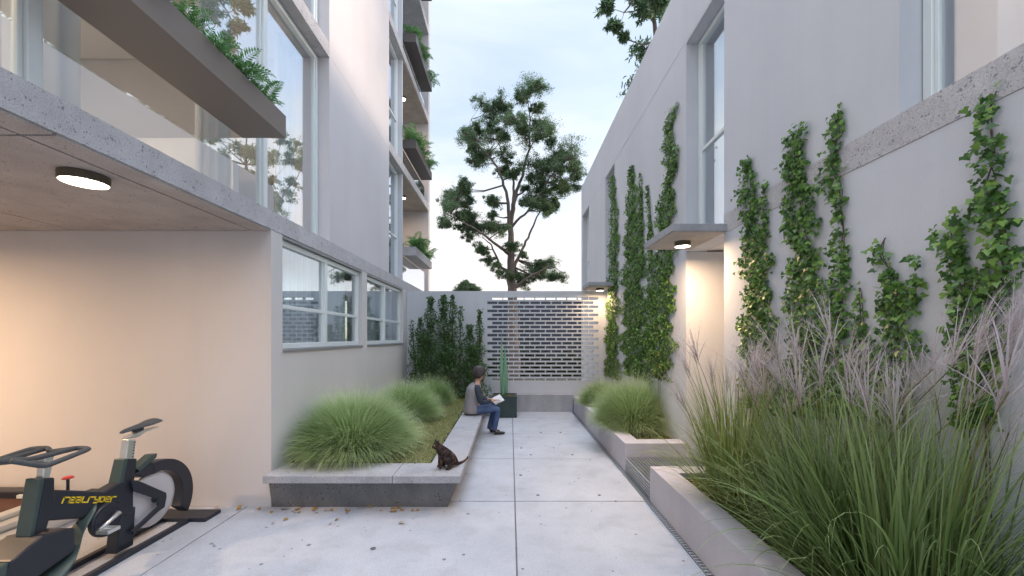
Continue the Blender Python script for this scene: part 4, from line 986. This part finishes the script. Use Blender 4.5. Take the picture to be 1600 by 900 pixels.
for s, n_ in ((-1, 'r'), (1, 'l')):
    nd['ear'+n_] = ((.125, s*.088, 1.05), .012); ed.append(('skull', 'ear'+n_))
    nd['sh'+n_] = ((.06, s*.165, .835), .052); nd['el'+n_] = ((.115, s*.225, .585), .040)
    wr = (.33, s*.13, .60) if s < 0 else (.33, s*.10, .585)
    nd['wr'+n_] = (wr, .025); pm = (wr[0]+.055, wr[1]-s*.012, wr[2]+.008); nd['pm'+n_] = (pm, (.030, .014))
    ed += [('neckbase', 'sh'+n_), ('sh'+n_, 'el'+n_), ('el'+n_, 'wr'+n_), ('wr'+n_, 'pm'+n_)]
    for k, (o_, ln_) in enumerate([(-.030, .058), (-.010, .068), (.010, .064), (.029, .050)]):
        a = (pm[0]+.030, pm[1]+o_, pm[2]+.004); b_ = (a[0]+ln_*.5, a[1], a[2]-.002); c_ = (a[0]+ln_*.9, a[1], a[2]-.018)
        nd['f%d0%s' % (k, n_)] = (a, .0085); nd['f%d1%s' % (k, n_)] = (b_, .008); nd['f%d2%s' % (k, n_)] = (c_, .007)
        ed += chain('pm'+n_, 'f%d0%s' % (k, n_), 'f%d1%s' % (k, n_), 'f%d2%s' % (k, n_))
    nd['t0'+n_] = ((wr[0]+.030, wr[1]-s*.036, wr[2]+.012), .010); nd['t1'+n_] = ((wr[0]+.068, wr[1]-s*.058, wr[2]+.012), .008)
    ed += [('wr'+n_, 't0'+n_), ('t0'+n_, 't1'+n_)]
    nd['hip'+n_] = ((.03, s*.085, .445), .072); nd['kn'+n_] = ((.44, s*.10, .455), .048); nd['an'+n_] = ((.345+(.03 if s < 0 else -.02), s*.09, .085), .027)
    nd['to'+n_] = ((.345+.09, s*.093, .035), .014); ed += chain('pelvis', 'hip'+n_, 'kn'+n_, 'an'+n_, 'to'+n_)
skinned('body', nd, ed, 'pelvis', M['skin'], PS)
# clothes follow the same joints, a little wider
sh = {'a': ((0, 0, .47), .098), 'b': ((-.005, 0, .60), .095), 'c': ((.02, 0, .76), .102), 'd': ((.07, 0, .875), .06), 'e': ((.092, 0, .935), .060)}
se = chain('a', 'b', 'c', 'd', 'e')
for n_ in 'rl':
    p1, p2, p3 = nd['sh'+n_][0], nd['el'+n_][0], nd['wr'+n_][0]; w3 = tuple(p2[i]*.06+p3[i]*.94 for i in range(3)); mm = tuple(p1[i]*.5+p2[i]*.5 for i in range(3))
    sh['s'+n_] = (p1, .058); sh['m'+n_] = (mm, .056); sh['e'+n_] = (p2, .052); sh['w'+n_] = (w3, .036); se += [('d', 's'+n_), ('s'+n_, 'm'+n_), ('m'+n_, 'e'+n_), ('e'+n_, 'w'+n_)]
skinned('shirt', sh, se, 'a', M['shirt'], PS)
def loft(name, rings, m, parent, n=24):
    v = []; f = []
    for (cx, z, rx, ry) in rings:
        for k in range(n):
            a = 2*math.pi*k/n; c_, s_ = math.cos(a), math.sin(a)
            fold = 1+.018*math.sin(a*5+z*31)
            v.append((cx+rx*fold*math.copysign(abs(c_)**.85, c_), ry*fold*math.copysign(abs(s_)**.85, s_), z+.02*c_*(z-.6)))
    for q in range(len(rings)-1):
        for k in range(n): f.append((q*n+k, q*n+(k+1) % n, (q+1)*n+(k+1) % n, (q+1)*n+k))
    f.append(tuple(range(n))); f.append(tuple(range((len(rings)-1)*n, len(rings)*n)))
    o = MB().add(v, f).build(name, m, parent, smooth=True); o.modifiers.new('sub', 'SUBSURF').render_levels = 1
    return o
loft('vest', [(-.015, .372, .118, .155), (-.02, .40, .135, .170), (-.02, .46, .135, .168), (-.012, .56, .122, .155), (.0, .66, .122, .162), (.018, .76, .126, .178), (.036, .83, .118, .180), (.052, .875, .098, .150), (.066, .908, .075, .098), (.075, .93, .058, .068)], M['vest'], PS)
je = {'a': ((.02, 0, .455), .092)}; jj = []
for n_, s in (('r', -1), ('l', 1)):
    h, k, a = nd['hip'+n_][0], nd['kn'+n_][0], nd['an'+n_][0]
    lo = tuple(-.06*k[i]+a[i]*1.06 for i in range(3)); cf = tuple(k[i]*.6+a[i]*.4 for i in range(3))
    je['h'+n_] = ((h[0]+.03, h[1], h[2]), .080); je['t'+n_] = ((h[0]*.5+k[0]*.5, h[1]*.5+k[1]*.5, .455), .078); je['k'+n_] = (k, .064); je['c'+n_] = (cf, .058); je['l'+n_] = (lo, .047)
    jj += [('a', 'h'+n_), ('h'+n_, 't'+n_), ('t'+n_, 'k'+n_), ('k'+n_, 'c'+n_), ('c'+n_, 'l'+n_)]
skinned('jeans', je, jj, 'a', M['jeans'], PS)
for n_ in 'rl':
    a = nd['an'+n_][0]
    skinned('shoe', {'a': ((a[0]-.025, a[1], .040), (.036, .036)), 'b': ((a[0]+.07, a[1], .034), (.040, .030)), 'c': ((a[0]+.155, a[1], .027), (.036, .022)), 'd': ((a[0]+.195, a[1], .024), (.022, .016)), 'e': ((a[0]-.01, a[1], .085), (.036, .036))}, chain('e', 'a', 'b', 'c', 'd'), 'a', M['shoe'], PS, 2)
# hair cap: shell over the back and top of the skull, tufted edge
v = []; f = []; nu, nv = 28, 14
for j in range(nv+1):
    for i in range(nu):
        a = 2*math.pi*i/nu; front = max(0, math.cos(a)); ph = (math.pi*.98)*(.80-.33*front)*j/nv
        rr = 1+.03*math.sin(a*7+j)+.02*math.sin(a*13)
        v.append((.125+.110*rr*math.sin(ph)*math.cos(a)-.004, .098*rr*math.sin(ph)*math.sin(a), 1.082+.112*rr*math.cos(ph)))
for j in range(nv):
    for i in range(nu): f.append((j*nu+i, j*nu+(i+1) % nu, (j+1)*nu+(i+1) % nu, (j+1)*nu+i))
o = MB().add(v, f).build('hair', M['hair'], PS, smooth=True); q = o.modifiers.new('solid', 'SOLIDIFY'); q.thickness = .012
for s in (-1, 1): MB().lathe([(.001, -.009), (.009, 0), (.001, .009)], (.213, s*.032, 1.068), 10).build('eye', M['dark'], PS)
# collar
MB().lathe([(.060, -.02), (.068, 0), (.060, .028), (.054, .028), (.054, -.02)], (.088, 0, .925), 20).build('collar', M['shirt'], PS, smooth=True)
# open book resting on the knees, far page tilted up
BK = empty('book', (-.66+.44*math.cos(R(14)), 6.94+.44*math.sin(R(14)), .535), R(14), 'open book with pale printed pages lying tilted on the knees of the seated person', 'book')
def page(s):
    v = []; n = 8
    for i in range(n+1):
        u = i/n
        for w_ in (-1, 1): v.append((w_*.09, s*u*.125, .012+.035*math.sin(u*math.pi)*.4+u*.018))
    f = [(2*i, 2*i+1, 2*i+3, 2*i+2) for i in range(n)]
    o = MB().add(v, f).build('page', M['paper'], BK); q = o.modifiers.new('s', 'SOLIDIFY'); q.thickness = .008
page(1); page(-1)
MB().prism([(-.132, .022), (0, -.002), (.132, .022), (.132, .018), (0, -.006), (-.132, .018)], -.094, .094).build('cover', M['shirt'], BK)
BK.rotation_euler = (R(18), R(-24), R(14)); BK.location.z = .575; BK.location.x += .02
# cat
def furmat():
    m = mat('tortoiseshell_fur', (.03, .025, .022), .9, 0, .1); t = N(m, 'ShaderNodeTexCoord'); n = N(m, 'ShaderNodeTexNoise'); n.inputs['Scale'].default_value = 16; n.inputs['Detail'].default_value = 5; n.inputs['Distortion'].default_value = 1.4
    LK(m, t.outputs['Object'], n.inputs['Vector']); LK(m, ramp(m, n.outputs['Fac'], [(.40, (.018, .016, .020)), (.52, (.05, .038, .035)), (.62, (.14, .075, .045)), (.70, (.03, .025, .028))]), BS(m).inputs['Base Color'])
    n2 = N(m, 'ShaderNodeTexNoise'); n2.inputs['Scale'].default_value = 220; LK(m, t.outputs['Object'], n2.inputs['Vector']); b = N(m, 'ShaderNodeBump'); b.inputs['Strength'].default_value = .6; b.inputs['Distance'].default_value = .004; LK(m, n2.outputs['Fac'], b.inputs['Height']); LK(m, b.outputs[0], BS(m).inputs['Normal'])
    return m
M['fur'] = furmat(); M['eye'] = mat('cat_eye', (.35, .40, .10), .2)
CT = empty('cat', (-.715, 4.04, .36), R(212), 'dark tortoiseshell cat sitting upright on the corner of the seat coping', 'cat')
cn = {'rump': ((-.150, 0, .058), (.058, .062)), 'hip': ((-.118, 0, .090), (.070, .072)), 'back': ((-.085, 0, .145), (.066, .062)), 'shoulder': ((-.035, 0, .185), (.052, .050)), 'neck': ((.005, 0, .222), .036),
      'head': ((.032, 0, .248), (.040, .042)), 'muzzle': ((.068, 0, .236), (.018, .020)), 'nose': ((.082, 0, .238), .009), 'chest': ((-.018, 0, .145), (.040, .042))}
ce = chain('rump', 'hip', 'back', 'shoulder', 'neck', 'head', 'muzzle', 'nose')+[('shoulder', 'chest')]
for s, n_ in ((-1, 'r'), (1, 'l')):
    cn['ear'+n_] = ((.030, s*.026, .282), .013); cn['eartip'+n_] = ((.028, s*.032, .306), .003); ce += chain('head', 'ear'+n_, 'eartip'+n_)
    cn['elb'+n_] = ((-.016, s*.028, .095), .021); cn['wri'+n_] = ((-.004, s*.024, .035), .014); cn['paw'+n_] = ((.014, s*.024, .013), .015); ce += chain('chest', 'elb'+n_, 'wri'+n_, 'paw'+n_)
    cn['kne'+n_] = ((-.060, s*.058, .075), .036); cn['hoc'+n_] = ((-.100, s*.066, .022), .020); cn['foo'+n_] = ((-.035, s*.064, .013), .015); ce += chain('hip', 'kne'+n_, 'hoc'+n_, 'foo'+n_)
cn.update({'t1': ((-.205, -.01, .022), .016), 't2': ((-.26, -.045, .014), .013), 't3': ((-.31, -.075, .014), .012), 't4': ((-.345, -.080, .03), .010), 't5': ((-.362, -.082, .055), .007)}); ce += chain('rump', 't1', 't2', 't3', 't4', 't5')
skinned('body', cn, ce, 'hip', M['fur'], CT)
for s in (-1, 1): MB().lathe([(.001, -.006), (.006, 0), (.001, .006)], (.064, s*.019, .254), 10).build('eye', M['eye'], CT)
